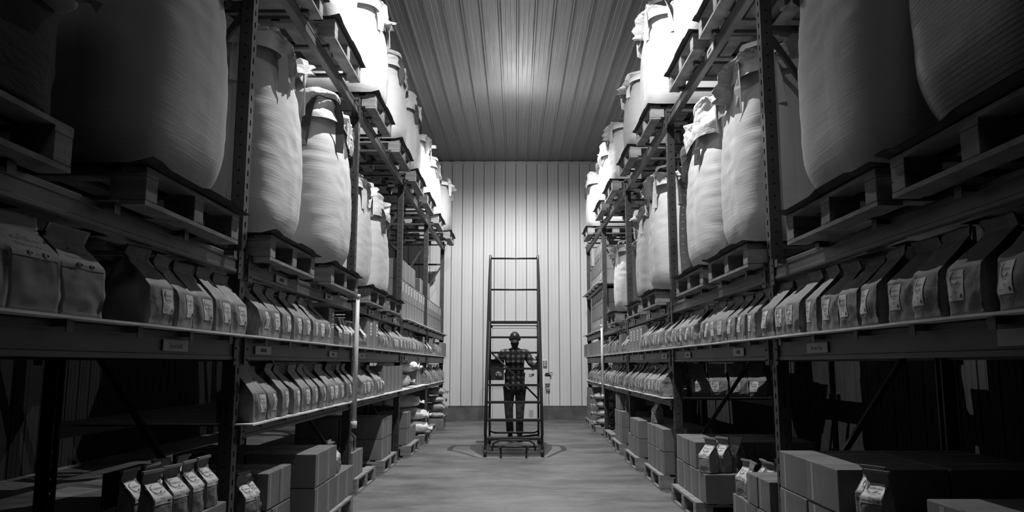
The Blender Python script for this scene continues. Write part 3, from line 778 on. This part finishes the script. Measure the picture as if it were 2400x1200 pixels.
for lay in range(3): cartons(1, 1.60, 14.15, [16.3, 16.3, 15.6][lay], LV[5][0] + .0125 + lay * .27, .27, [7, 7, 5][lay], f"{['bottom', 'middle', 'top'][lay]} layer on extra level, far right rack", 'cartons at the far right', .42, lay != 1)

# floor stacks -----------------------------------------------------------------
pc = [0]
def floor_pallet(side, pe, yc, label):
    place(PAL, (side * (pe + .56), yc, 0), 0 if side < 0 else PI, label, 'pallet', 'pallets on the floor')
gf = 'cartons on floor pallets'
# left
floor_pallet(-1, 1.46, 2.2, 'floor pallet in the dark nearest left bay')
cartons(-1, 1.50, 1.8, 2.6, .152, .20, 2, 'in the darkness of the near left floor', gf)
cartons(-1, 1.50, 3.36, 4.12, .352, .20, 2, 'directly under the lower left bag cluster', gf, .5)
cartons(-1, 1.50, 3.36, 4.12, .152, .20, 2, 'lowest layer under lower left bag cluster', gf, .5)
floor_pallet(-1, 1.46, 3.76, 'floor pallet under the cluster of small bags, left')
floor_pallet(-1, 1.44, 5.02, 'floor pallet just past the nearest left upright')
cartons(-1, 1.50, 4.52, 5.28, .152, .22, 2, 'lower layer past nearest left upright', gf, .5, rows=2)
cartons(-1, 1.50, 4.80, 5.28, .375, .22, 2, 'upper layer past nearest left upright', gf, .5, rows=2)
floor_pallet(-1, 1.38, 6.22, 'floor pallet of the big left stack before the white pipe')
cartons(-1, 1.41, 5.56, 6.88, .152, .235, 4, 'lower layer, big left stack before pipe', gf, .5, rows=2)
cartons(-1, 1.41, 5.56, 6.22, .389, .235, 2, 'upper layer, big left stack before pipe', gf, .5, rows=2)
floor_pallet(-1, 1.54, 8.15, 'low floor pallet right behind the white pipe foot, left')
cartons(-1, 1.58, 7.62, 8.15, .152, .25, 3, 'under two small bags behind pipe foot', gf, .36)
floor_pallet(-1, 1.52, 9.55, 'floor pallet of the tall shaded carton stack, left')
for lay in range(2): cartons(-1, 1.56, 9.12, 9.84, .152 + lay * .235, .235, 2, f"{['lower', 'upper'][lay]} layer, shaded stack mid left floor", gf, .5, rows=2)
floor_pallet(-1, 1.44, 11.2, 'floor pallet before the pile of white sacks, left')
cartons(-1, 1.5, 10.78, 11.75, .152, .22, 4, 'lower layer before the white sacks, left floor', gf, .4)
cartons(-1, 1.5, 10.78, 11.15, .374, .22, 2, 'upper layer before the white sacks, left floor', gf, .4)
floor_pallet(-1, 1.44, 12.75, 'floor pallet under the pile of white sacks, left')
floor_pallet(-1, 1.5, 14.2, 'floor pallet of the tall far stack, left')
for lay in range(3): cartons(-1, 1.66, 13.75, 14.6, .152 + lay * .24, .24, 2, f"{['bottom', 'middle', 'top'][lay]} layer, tall far left floor stack", gf, .45)
cartons(-1, 1.42, 15.2, 15.75, .0, .2, 1, 'on the floor under four brown sacks, far left', gf, .5)
# right
floor_pallet(1, 1.46, 2.35, 'floor pallet in the darkest near right corner')
for lay in range(3): cartons(1, 1.5, 1.95, 2.92, .152 + lay * .204, .204, 2, f"{['bottom', 'middle', 'top'][lay]} layer, dark stack in near right corner", gf, .5)
floor_pallet(1, 1.46, 4.0, 'floor pallet before the nearest right upright')
for lay in range(3): cartons(1, 1.5, 3.70, 4.52, .152 + lay * .204, .204, 2, f"{['bottom', 'middle', 'top'][lay]} layer before nearest right upright", gf, .52, rows=2)
for lay in range(2): cartons(1, 1.52, 3.3, 3.69, .152 + lay * .204, .204, 1, f"{['bottom', 'second'][lay]} layer under two small bags, near right", gf, .5)
floor_pallet(1, 1.5, 5.30, 'floor pallet of the low stack beyond the nearest right upright')
cartons(1, 1.54, 4.84, 5.68, .152, .19, 3, 'lower layer past nearest right upright', gf, .5)
cartons(1, 1.54, 4.84, 5.30, .344, .195, 2, 'upper layer past nearest right upright', gf, .5)
floor_pallet(1, 1.44, 6.88, 'floor pallet under the stack with three small bags, right')
cartons(1, 1.5, 6.3, 7.4, .152, .23, 4, 'lower layer beside bag trio, right', gf, .5, rows=2)
cartons(1, 1.5, 6.62, 7.4, .384, .22, 3, 'upper layer beside bag trio, right', gf, .5, rows=2)
floor_pallet(1, 1.44, 8.42, 'floor pallet just past the second right upright')
for lay in range(2): cartons(1, 1.48, 7.92, 8.88, .152 + lay * .225, .225, 4, f"{['lower', 'upper'][lay]} layer past second right upright", gf, .5)
floor_pallet(1, 1.42, 9.85, 'floor pallet of the lower middle stack, right')
cartons(1, 1.46, 9.38, 10.3, .152, .215, 4, 'lower layer, middle stack of right floor', gf, .5)
cartons(1, 1.46, 9.38, 10.05, .368, .215, 3, 'upper layer, middle stack of right floor', gf, .5)
floor_pallet(1, 1.44, 11.45, 'floor pallet just past the third right upright')
for lay in range(2): cartons(1, 1.48, 11.0, 11.8, .152 + lay * .22, .22, 2, f"{['lower', 'middle'][lay]} layer past third right upright", gf, .42)
cartons(1, 1.5, 11.35, 11.8, .594, .21, 2, 'top of stack past third right upright', gf, .38)
floor_pallet(1, 1.5, 12.9, 'empty looking floor pallet before the thin pipe, right')
floor_pallet(1, 1.42, 14.5, 'floor pallet under the heaped sacks, far right')
floor_pallet(1, 1.44, 16.0, 'floor pallet of the last right floor stack')
for lay in range(3): cartons(1, 1.48, 15.55, 16.4, .152 + lay * .21, .21, 4, f"{['bottom', 'middle', 'top'][lay]} layer, last right floor stack", gf, .45)

# small bags on floor stacks ------------------------------------------------------
def sbag(x, y, z, rz, lab, grp='small bags on the floor stacks', s=1.0):
    place(SB[rnd.randrange(4)], (x, y, z), rz, lab, 'paper bag', grp, (s, s, s))
pos = ['front left corner', 'front row, second from the left', 'front row, middle', 'front row, right', 'back row, left', 'back row, second from the left', 'back row, middle', 'back row, right']
for k, (x, y) in enumerate([(-1.56, 3.43), (-1.555, 3.60), (-1.55, 3.77), (-1.55, 3.94), (-1.68, 3.48), (-1.67, 3.66), (-1.68, 3.83), (-1.67, 4.0)]):
    sbag(x, y, .5545, PI / 2 - .25 + .2 * rnd.random(), 'small bag in the lower left cluster, ' + pos[k], 'cluster of small bags at the lower left')
for k, (x, y) in enumerate([(-1.56, 4.57), (-1.58, 4.705), (-1.70, 4.60)]):
    sbag(x, y, .375, PI / 2 - .3, 'small labelled paper bag before the carton at the nearest left upright, ' + ['left front', 'right', 'behind'][k])
sbag(-1.48, 6.32, .389, PI / 2 - .2, 'small labelled paper bag on the big left stack, nearer one'); sbag(-1.50, 6.50, .389, PI / 2, 'small labelled paper bag on the big left stack, farther one')
sbag(-1.66, 7.72, .404, PI / 2 - .1, 'small labelled paper bag behind the pipe foot, nearer one'); sbag(-1.66, 7.90, .404, PI / 2 + .1, 'small labelled paper bag behind the pipe foot, farther one')
for k, (x, y) in enumerate([(1.555, 3.43), (1.60, 3.57)]): sbag(x, y, .561, -PI / 2 + .55, 'small labelled paper bag on the near right carton, ' + ['right one', 'left one behind'][k], s=.97)
for k, (x, y) in enumerate([(1.56, 6.40), (1.68, 6.44), (1.80, 6.47)]): sbag(x, y, .383, -PI / 2 + .5, 'small labelled paper bag of the trio on the right cartons, ' + ['left', 'middle', 'right'][k], s=1.15)
for k, (x, y) in enumerate([(1.61, 5.42), (1.73, 5.42), (1.85, 5.42), (1.61, 5.57), (1.73, 5.57), (1.85, 5.57)]):
    sbag(x, y, .3435, -PI / 2 + .3 * (k % 2), 'small labelled bag behind the low right stack, ' + ['aisle side near', 'middle near', 'inner near', 'aisle side far', 'middle far', 'inner far'][k])
sbag(1.57, 8.72, .604, -PI / 2 + .3, 'tall-necked paper bag alone on the stack past the second right upright', s=1.1)
sbag(1.60, 11.16, .594, -PI / 2, 'small labelled paper bag on the stack past the third right upright')

# ------------------------------------------------------------------ sacks
def sack_proto(l, w, h, seed, mat, ears=True):
    r = empty('sack'); S = Vector((seed, seed * 2, 3)); mb = MB(); A = []
    n, k_ = 22, 24
    for i in range(n + 1):
        s = i / n; x = -l / 2 + l * s; e = math.sin(PI * min(1, max(0, s))) ** .27 if 0 < s < 1 else 0
        ring = []
        for k in range(k_):
            a = 2 * PI * k / k_; cy, cz = math.cos(a), math.sin(a)
            yy = (abs(cy) ** .75) * (1 if cy > 0 else -1) * w / 2 * (.80 + .20 * e); zz = (abs(cz) ** .85) * (1 if cz > 0 else -1) * h / 2 * (.04 + .96 * e)
            p = Vector((x * 5, yy * 5, zz * 5)) + S; q = .02 * noise.noise(p) + .012 * noise.noise(p * 2.5)
            zf = max(-h / 2, zz + (q if cz > -.2 else 0)); ring.append((x, yy + q, zf + h / 2))
        A.append(ring)
    mb.loft(A, True); kid(r, link('sack_body', mb.mesh('sack_body', mat, True)))
    mb = MB(); B_ = []
    for j in range(5):
        B_.append([(l / 2 - .01 + .07 * j / 4 + .02 * noise.noise(Vector((u * .3, j, seed))), -w * .42 + w * .84 * u / 10, h * .42 + (.05 * noise.noise(Vector((u * .9, j * .5, seed))) * j / 2)) for u in range(11)])
    mb.loft(B_, False, 0, False); kid(r, link('sewn_end', mb.mesh('sewn_end', mat, True)))
    return r
SK = [sack_proto(.58, .46, .20, 1, M['sack']), sack_proto(.56, .44, .20, 5, M['sack'])]
SKB = [sack_proto(.42, .34, .13, 2, M['sackd']), sack_proto(.42, .34, .14, 6, M['sackd'])]
SKD = [sack_proto(.8, .5, .16, 9, M['sackdark'])]
for k in range(3):
    place(SK[k % 2], (-1.70 + .03 * (k % 2) - .07 * k, 12.62 + .06 * (k % 2), .152 + k * .206), .12 * (-1) ** k, f"plump white sack in the left floor pile, {['bottom', 'middle', 'topmost'][k]}", 'sack', 'white sacks on the left floor')
place(SK[0], (-1.82, 11.28 - .0, ZL1), .1, 'white sack lying flat on the left lower shelf, lower one', 'sack', 'white sacks on the left lower shelf')
place(SK[1], (-1.74, 11.35, ZL1 + .206), -.1, 'white sack spilling over the left lower shelf, upper one', 'sack', 'white sacks on the left lower shelf')
for k in range(4):
    place(SKB[k % 2], (-1.64 + .02 * (k % 2), 15.47, .203 + k * .15), .1 * (-1) ** k, f"brown sack in the small stack by the left back corner, {['bottom', 'second', 'third', 'top'][k]} one", 'sack', 'brown sacks at the left back corner')
for k in range(4):
    place(SKB[(k + 1) % 2], (1.66 - .02 * (k % 2), 14.4, .152 + k * .15), PI + .15 * (-1) ** k, f"crumpled pale-and-brown sack in the far right floor heap, {['bottom', 'second', 'third', 'top'][k]} one", 'sack', 'sacks heaped at the far right')
# dark wrapped load and sacks on the nearest left pallet (upper left corner of the photo)
place(PAL, (-2.0, 1.92, Z3), 0, 'dark wooden pallet under the wrapped load, upper left corner', 'pallet')
b = MB(); A = []
for j in range(13):
    t = j / 12; ring = []
    for k in range(40):
        a = 2 * PI * k / 40; q = (abs(math.cos(a)) ** 8 + abs(math.sin(a)) ** 8) ** (-1 / 8)
        rr = (1 + .015 * noise.noise(Vector((math.cos(a) * 3, math.sin(a) * 3, t * 5))))
        ring.append((math.cos(a) * q * .50 * rr, math.sin(a) * q * .47 * rr, t * .34))
    A.append(ring)
b.loft(A, True); o = link('wrapped_load', b.mesh('wrapped_load', M['wrap'], True), None, (-1.95, 1.94, Z3 + .152)); tag(o, 'dark stretch-wrapped load on the upper left corner pallet', 'wrapped load')
for k in range(4):
    place(SKD[0], (-1.85 + .03 * (k % 2), 1.98, Z3 + .50 + k * .172), .05 * (-1) ** k, f"dark grain sack on the wrapped load, {['bottom', 'second', 'third', 'top'][k]} one, upper left corner", 'sack', 'dark sacks on the wrapped load', (1.1, 1.85, 1))

# ------------------------------------------------------------------ pipes
def pipe(x, y, z0, z1, r, lab):
    t = empty('pipe', (x, y, z0)); mb = MB(); mb.tube([(0, 0, 0), (0, 0, z1 - z0)], r, 16); link('pipe_tube', mb.mesh('pipe_tube', M['pvc'], True), t)
    mb = MB(); mb.tube([(0, 0, -.005), (0, 0, .055)], r + .006, 16); link('end_cap', mb.mesh('end_cap', M['pvc'], True), t)
    mb = MB(); mb.tube([(0, 0, z1 - z0 - .03), (0, 0, z1 - z0 + .004)], r + .006, 16); link('end_cap', mb.mesh('end_cap', M['pvc'], True), t)
    mb = MB(); mb.box(min(0, -.09 * (1 if x < 0 else -1)), max(0, -.09 * (1 if x < 0 else -1)), -.012, .012, 1.1, 1.12); link('bracket', mb.mesh('bracket', M['steel']), t)
    tag(t, lab, 'pipe')
pipe(-1.43, 6.90, .70, 1.87, .022, 'thick white plastic pipe standing in front of the second left upright')
pipe(1.432, 12.9, .70, 1.90, .020, 'thin white plastic pipe standing in front of the far right rack')

# ------------------------------------------------------------------ wall devices by the door
t = empty('light_switch', (.66, WY - .03, 1.27)); mb = MB(); mb.box(-.045, .045, -.05, -.005, -.075, .075); link('switch_box', bevel(mb.mesh('switch_box', M['metal'])), t)
mb = MB(); mb.box(-.018, .018, -.056, -.05, .012, .045); mb.box(-.018, .018, -.056, -.05, -.045, -.012); link('rocker', mb.mesh('rocker', M['pvc']), t)
tag(t, 'grey double light switch box on the back wall right of the door', 'light switch')
t = empty('socket_outlet', (.72, WY - .03, .88)); mb = MB(); mb.box(-.06, .05, -.06, -.005, -.07, .09); link('cover', bevel(mb.mesh('cover', M['pvc'])), t)
mb = MB(); mb.box(-.055, .04, -.07, -.005, -.155, -.085); link('lower_box', bevel(mb.mesh('lower_box', M['base'])), t)
mb = MB(); mb.box(-.04, .05, -.06, -.005, -.24, -.165); link('outlet_box', bevel(mb.mesh('outlet_box', M['metal'])), t)
tag(t, 'white and grey outlet boxes low on the back wall right of the door', 'outlet')
t = empty('glove_hook', (.72, WY - .03, 1.02)); mb = MB(); mb.tube([(-.05, -.02, 0), (-.02, -.06, .01), (.06, -.05, -.03)], [.02, .04, .02], 8); mb.tube([(0, -.05, .01), (.08, -.05, .045), (.12, -.05, .04)], .008, 6); mb.tube([(0, -.05, 0), (.09, -.05, -.05)], .012, 6)
link('hanging_tool', mb.mesh('hanging_tool', M['rubber'], True), t); tag(t, 'dark hand tool hanging on the back wall above the outlet', 'tool')

# ------------------------------------------------------------------ rolling ladder
lx = -.035; hw = .39
T = empty('rolling_ladder', (lx, 10.75, 0)); tag(T, 'tall dark rolling ladder standing in the middle of the aisle', 'ladder')
def lp(name, mb, mat=None, smooth=True): return link(name, mb.mesh(name, mat or M['ladder'], smooth), T)
yb, yt = 0.02, 1.45; R = .017
def yz(z): return yb + (yt - yb) * max(0, min(1, (z - .1) / 1.82))
for s in (-1, 1):
    mb = MB(); mb.tube([(s * hw * 1.01, yb, .03), (s * hw * 1.005, yz(1.0), 1.0), (s * hw, yt, 1.92)], R); lp('side_rail', mb)
    mb = MB(); mb.tube([(s * hw, yt + .32, .04), (s * hw * .99, yt + .32, 2.96)], R); lp('rear_leg', mb)
    mb = MB(); pts = [(s * hw * 1.01, yb + .03, .28), (s * hw * 1.005, yz(.5) - .02, .95), (s * hw * 1.0, yt - .15, 2.55), (s * hw * .98, yt, 2.9), (s * hw * .98, yt + .06, 2.985), (s * hw * .98, yt + .2, 3.0), (s * hw * .98, yt + .30, 2.96)]
    mb.tube(pts, .0185); lp('handrail', mb)
    mb = MB(); mb.tube([(s * hw * 1.02, yb + .05, .12), (s * hw, yt + .32, .12)], R); lp('base_rail', mb)
    mb = MB(); mb.tube([(s * hw, yt + .32, 1.90), (s * hw, yt, 1.90)], R); lp('platform_rail', mb)
    for yy in (yb, yt + .32):
        mb = MB(); mb.tube([(s * hw * 1.0 - .02, yy, .045), (s * hw * 1.0 + .02, yy, .045)], .045, 16); lp('wheel', mb, M['rubber'])
for k in range(1, 8):
    z = .24 * k; y = yz(z); mb = MB(); mb.box(-hw, hw, y, y + .19, z - .012, z); mb.box(-hw, hw, y - .004, y + .004, z - .03, z + .002)
    lp('step', mb, None, False)
mb = MB(); mb.box(-hw, hw, yt, yt + .33, 1.905, 1.925); mb.box(-hw, hw, yt + .322, yt + .33, 1.925, 1.95); mb.box(-hw, hw, yt - .004, yt + .004, 1.885, 1.925); lp('platform', mb, None, False)
for z in (2.975, 2.46): mb = MB(); mb.tube([(-hw * .99, yt + .32, z), (hw * .99, yt + .32, z)], .015); lp('guard_rail', mb)
mb = MB(); mb.tube([(-hw, yt + .33, 1.46), (hw, yt + .33, .70)], .015); lp('cross_brace', mb)
mb = MB(); mb.tube([(-hw, yt + .32, .20), (-hw * .8, yt + .34, .17), (hw * .8, yt + .34, .17), (hw, yt + .32, .20)], .016); lp('lower_brace', mb)
mb = MB(); mb.tube([(-hw, yt + .30, .06), (hw, yt + .30, .14)], .016); lp('lower_brace', mb)
mb = MB(); mb.tube([(-.30, .10, .07), (-.28, .08, .17), (-.20, .06, .215), (.20, .06, .215), (.28, .08, .17), (.30, .10, .07)], .012); lp('lock_bar', mb)
mb = MB(); mb.tube([(-.32, .12, .12), (.32, .12, .12)], .01); lp('axle', mb)
mb = MB(); mb.tube([(-.17, -.10, .03), (-.175, -.11, .12), (-.16, -.12, .155), (-.08, -.13, .148), (.08, -.13, .148), (.16, -.12, .155), (.175, -.11, .12), (.17, -.10, .03)], .014); lp('foot_pedal', mb)
for s in (-1, 1):
    mb = MB(); mb.tube([(s * .17 - .012, -.10, .03), (s * .17 + .012, -.10, .03)], .03, 14); lp('caster', mb, M['rubber'])
    mb = MB(); mb.tube([(s * .17, -.10, .06), (s * .2, .06, .12)], .009); lp('pedal_arm', mb)
mb = MB(); mb.box(-hw * 1.05 - .022, -hw * 1.05 - .018, .3, .33, .95, 1.1); q = lp('warning_sticker', mb, M['label'], False); q['label'] = 'small white sticker'
for s in (-1, 1):
    mb = MB(); mb.box(s * (hw + .005) - .01, s * (hw + .005) + .01, yt - .22, yt - .19, 1.05, 1.18)

# ------------------------------------------------------------------ person
def skin_mesh(name, verts, edges, mat, sub=2, root=0):
    me = bpy.data.meshes.new(name); me.from_pydata([v[:3] for v in verts], edges, [])
    o = bpy.data.objects.new(name, me); C.objects.link(o)
    md = o.modifiers.new('s', 'SKIN'); md.use_smooth_shade = True
    for i, v in enumerate(verts):
        r = v[3]; me.skin_vertices[0].data[i].radius = r if isinstance(r, tuple) else (r, r)
        me.skin_vertices[0].data[i].use_root = (i == root)
    s = o.modifiers.new('d', 'SUBSURF'); s.levels = sub; s.render_levels = sub
    dg = bpy.context.evaluated_depsgraph_get(); dg.update()
    m2 = bpy.data.meshes.new_from_object(o.evaluated_get(dg)); m2.name = name
    bpy.data.objects.remove(o); m2.materials.clear(); m2.materials.append(mat)
    for p in m2.polygons: p.use_smooth = True
    return m2
def chain(*idx): return [(idx[i], idx[i + 1]) for i in range(len(idx) - 1)]
# local frame: person faces -Y (the camera), origin on the floor between the feet
# pelvis, waist, chest, neck base, neck, head
V = [(0, 0, .93, (.13, .10)), (0, .0, 1.08, (.125, .095)), (0, -.01, 1.28, (.15, .11)), (0, -.01, 1.42, (.11, .09)), (0, -.03, 1.50, (.055, .058)), (0, -.05, 1.555, (.052, .058)),
     (.19, 0, 1.42, (.062, .062)), (.275, -.03, 1.24, (.048, .048)), (.36, -.22, 1.20, (.04, .04)), (.385, -.33, 1.285, (.028, .03)),
     (-.19, 0, 1.42, (.062, .062)), (-.30, .02, 1.27, (.048, .048)), (-.33, -.14, 1.16, (.038, .038)), (-.30, -.25, 1.10, (.028, .03)),
     (.09, 0, .86, (.085, .09)), (.085, -.05, .50, (.058, .062)), (.08, .02, .10, (.04, .042)),
     (-.09, 0, .86, (.085, .09)), (-.10, .02, .50, (.058, .062)), (-.075, .16, .10, (.04, .042))]
E = chain(0, 1, 2, 3, 4, 5) + chain(3, 6, 7, 8, 9) + chain(3, 10, 11, 12, 13) + chain(0, 14, 15, 16) + chain(0, 17, 18, 19)
bodym = skin_mesh('person', V, E, M['skin'], 2)
# head: sculpted ellipsoid with brow, nose, chin, ears; joined to the body mesh. tilted down
mb = MB(); hc = Vector((0, -.075, 1.645)); A = []
nl, na = 26, 32
Rt = Matrix.Rotation(math.radians(24), 3, 'X')
for j in range(nl + 1):
    ph = -PI / 2 + PI * j / nl; ring = []
    for k in range(na):
        a = 2 * PI * k / na; x = .078 * math.cos(ph) * math.cos(a); y = .098 * math.cos(ph) * math.sin(a); z = .118 * math.sin(ph)
        f = max(0, -math.sin(a)) * math.cos(ph)       # front weight
        if z < 0: x *= 1 - .35 * (-z / .118) ** 1.4; y *= 1 - .12 * (-z / .118)
        nx = math.exp(-(x / .013) ** 2)
        y -= .026 * nx * math.exp(-((z + .022) / .022) ** 2) * f            # nose
        y += .012 * math.exp(-((abs(x) - .032) / .014) ** 2) * math.exp(-((z - .006) / .013) ** 2) * f   # eye sockets
        y -= .007 * math.exp(-((z - .028) / .012) ** 2) * f                 # brow
        y -= .007 * math.exp(-(x / .025) ** 2) * math.exp(-((z + .062) / .008) ** 2) * f + .010 * math.exp(-(x / .03) ** 2) * math.exp(-((z + .095) / .02) ** 2) * f
        y += .006 * math.exp(-(x / .03) ** 2) * math.exp(-((z + .068) / .003) ** 2) * f
        ring.append(hc + Rt @ Vector((x, y, z)))
    A.append(ring)
mb.loft(A, True)
for s in (-1, 1):
    mb.tube([hc + Rt @ Vector((s * .076, .0, -.025)), hc + Rt @ Vector((s * .088, .012, .0)), hc + Rt @ Vector((s * .084, .008, .022))], [.008, .014, .008], 8)
# hands: palm and five fingers each
def hand(mb, wrist, d, up, s, curl=1.0):
    d = Vector(d).normalized(); up = Vector(up).normalized(); sd = d.cross(up).normalized() * s
    w = Vector(wrist); palm = w + d * .05
    mb.tube([w - d * .03, w, w + d * .04, w + d * .085], [.026, .026, .038, .036], 10)
    for k, (o, ln) in enumerate([(-.028, .068), (-.010, .078), (.009, .073), (.026, .058)]):
        b0 = w + d * .08 + sd * o; p1 = b0 + (d * .7 - up * .35 * curl) * ln * .5; p2 = p1 + (d * .15 - up * .9 * curl) * ln * .35; p3 = p2 + (-d * .5 - up * .6 * curl) * ln * .28
        mb.tube([b0 - d * .015, b0, p1, p2, p3], [.010, .0095, .009, .008, .006], 8)
    b0 = w + d * .035 - sd * .034; mb.tube([b0, b0 + (d * .6 - sd * .6 - up * .3).normalized() * .03, b0 + (d * .8 - sd * .2 - up * .8).normalized() * .06], [.012, .011, .008], 8)
hand(mb, (.385, -.34, 1.29), (-.1, -.35, .45), (.2, -.9, .3), 1)
hand(mb, (-.30, -.26, 1.09), (.5, -.5, -.15), (0, -.3, 1), -1)
hm = mb.mesh('head', M['skin'], True)
bm = bmesh.new(); bm.from_mesh(bodym); bm.from_mesh(hm); pm = bpy.data.meshes.new('person'); bm.to_mesh(pm); bm.free(); pm.materials.append(M['skin'])
for p in pm.polygons: p.use_smooth = True
PX = (-.025, 12.92, .018)
person = link('person', pm, None, PX); tag(person, 'person in a dark cap, plaid shirt and jeans behind the rolling ladder', 'person')
# shirt
V = [(0, 0, .94, (.175, .13)), (0, .0, 1.06, (.16, .122)), (0, -.01, 1.27, (.178, .135)), (0, -.01, 1.41, (.15, .11)), (0, -.015, 1.485, (.085, .08)),
     (.19, 0, 1.408, (.086, .084)), (.285, -.03, 1.235, (.065, .065)), (.355, -.19, 1.195, (.055, .055)), (.372, -.27, 1.235, (.047, .047)),
     (-.19, 0, 1.408, (.086, .084)), (-.31, .02, 1.265, (.065, .065)), (-.335, -.12, 1.17, (.055, .055)), (-.315, -.20, 1.13, (.047, .047)),
     (0, 0, .87, (.185, .135))]
E = chain(13, 0, 1, 2, 3, 4) + chain(3, 5, 6, 7, 8) + chain(3, 9, 10, 11, 12)
link('shirt', skin_mesh('shirt', V, E, M['plaid'], 2, 0), person)
V = [(0, .005, .92, (.165, .12)), (.095, 0, .82, (.105, .108)), (.088, -.05, .52, (.074, .078)), (.08, .0, .25, (.062, .066)), (.08, .015, .07, (.062, .07)),
     (-.095, 0, .82, (.105, .108)), (-.10, .02, .52, (.074, .078)), (-.085, .10, .25, (.062, .066)), (-.075, .15, .08, (.062, .07))]
E = chain(0, 1, 2, 3, 4) + chain(0, 5, 6, 7, 8)
link('jeans', skin_mesh('jeans', V, E, M['denim'], 2, 0), person)
for s, (bx, by) in ((1, (.08, .0)), (-1, (-.075, .14))):
    mb = MB(); A = []
    for j, (y, w, h) in enumerate([(.10, .034, .06), (.07, .042, .10), (.0, .045, .12), (-.06, .046, .08), (-.12, .050, .06), (-.17, .044, .045), (-.19, .02, .03)]):
        A.append([(bx + w * math.copysign(abs(math.cos(a)) ** .7, math.cos(a)), by + y, -.018 + h / 2 + h / 2 * math.sin(a)) for a in [2 * PI * k / 16 for k in range(16)]])
    mb.loft(A, True); link('boot', mb.mesh('boot', M['boot'], True), person)
mb = MB(); A = []
for j in range(11):
    ph = .12 + (PI / 2 - .12) * j / 10; A.append([hc + Rt @ Vector((.086 * math.cos(ph) * math.cos(a), .006 + .106 * math.cos(ph) * math.sin(a), .018 + .112 * math.sin(ph))) for a in [2 * PI * k / 28 for k in range(28)]])
mb.loft(A, True)
Bm = []
for j in range(7):
    t = j / 6; Bm.append([hc + Rt @ Vector((math.sin(b_) * .078 * (1 - .12 * t), -.004 - .10 * math.cos(b_) * (1 + .72 * t) - .0, .040 - .025 * t - .02 * abs(math.sin(b_)))) for b_ in [(-1.05 + 2.1 * k / 14) for k in range(15)]])
mb.loft(Bm, False, 0, False); mb.loft([[p + Vector((0, 0, -.004)) for p in r] for r in Bm], False, 0, False)
cap = link('cap', mb.mesh('cap', M['cap'], True), person)
mb = MB()
def cp(u, v):
    a, ph = math.radians(-90 + u), math.radians(v)
    return hc + Rt @ Vector((.0885 * math.cos(ph) * math.cos(a), .006 + .109 * math.cos(ph) * math.sin(a), .018 + .115 * math.sin(ph)))
for pts in ([(-19, 60), (-9, 54), (9, 54), (19, 60)], [(-19, 37), (-9, 43), (9, 43), (19, 37)], [(-11, 59), (-7, 48), (-11, 38)], [(11, 59), (7, 48), (11, 38)]):
    mb.tube([cp(x, z) for x, z in pts], .0035, 6)
q = link('cap_emblem', mb.mesh('cap_emblem', M['label'], True), cap); q['label'] = 'white interlocked mark'
mb = MB(); A = []
for j in range(9):
    t = j / 8; z = -.035 - .10 * t; A.append([hc + Rt @ Vector((math.sin(b_) * (.0745 - .030 * t ** 1.5), -.004 - math.cos(b_) * (.094 - .006 * t) - .012 * math.sin(PI * t), z)) for b_ in [(-1.25 + 2.5 * k / 16) for k in range(17)]])
mb.loft(A, False, 0, False); link('beard', mb.mesh('beard', M['beard'], True), person)
mb = MB(); mb.box(-.135, .135, -.17, .17, 0, .33)
t = empty('carried_box', (-.345, 12.80, .995), .06); me = bevel(mb.mesh('carton', M['steel']), .006, 2); link('box_body', me, t)
mb = MB(); mb.box(-.139, .139, -.174, .174, .27, .337); link('lid', bevel(mb.mesh('lid', M['cap']), .005, 2), t)
tag(t, 'dark lidded box held at the side of the person behind the ladder', 'box')

# prototypes never placed must not stay at the origin
for pr in [PAL, SLIP] + FB + KB + KBR + KS + SB + SK + SKB + SKD + list(_cart.values()):
    if pr.name not in used:
        for ch in KIDS.get(pr.name, []):
            for g_ in KIDS.get(ch.name, []): bpy.data.objects.remove(g_)
            bpy.data.objects.remove(ch)
        bpy.data.objects.remove(pr)
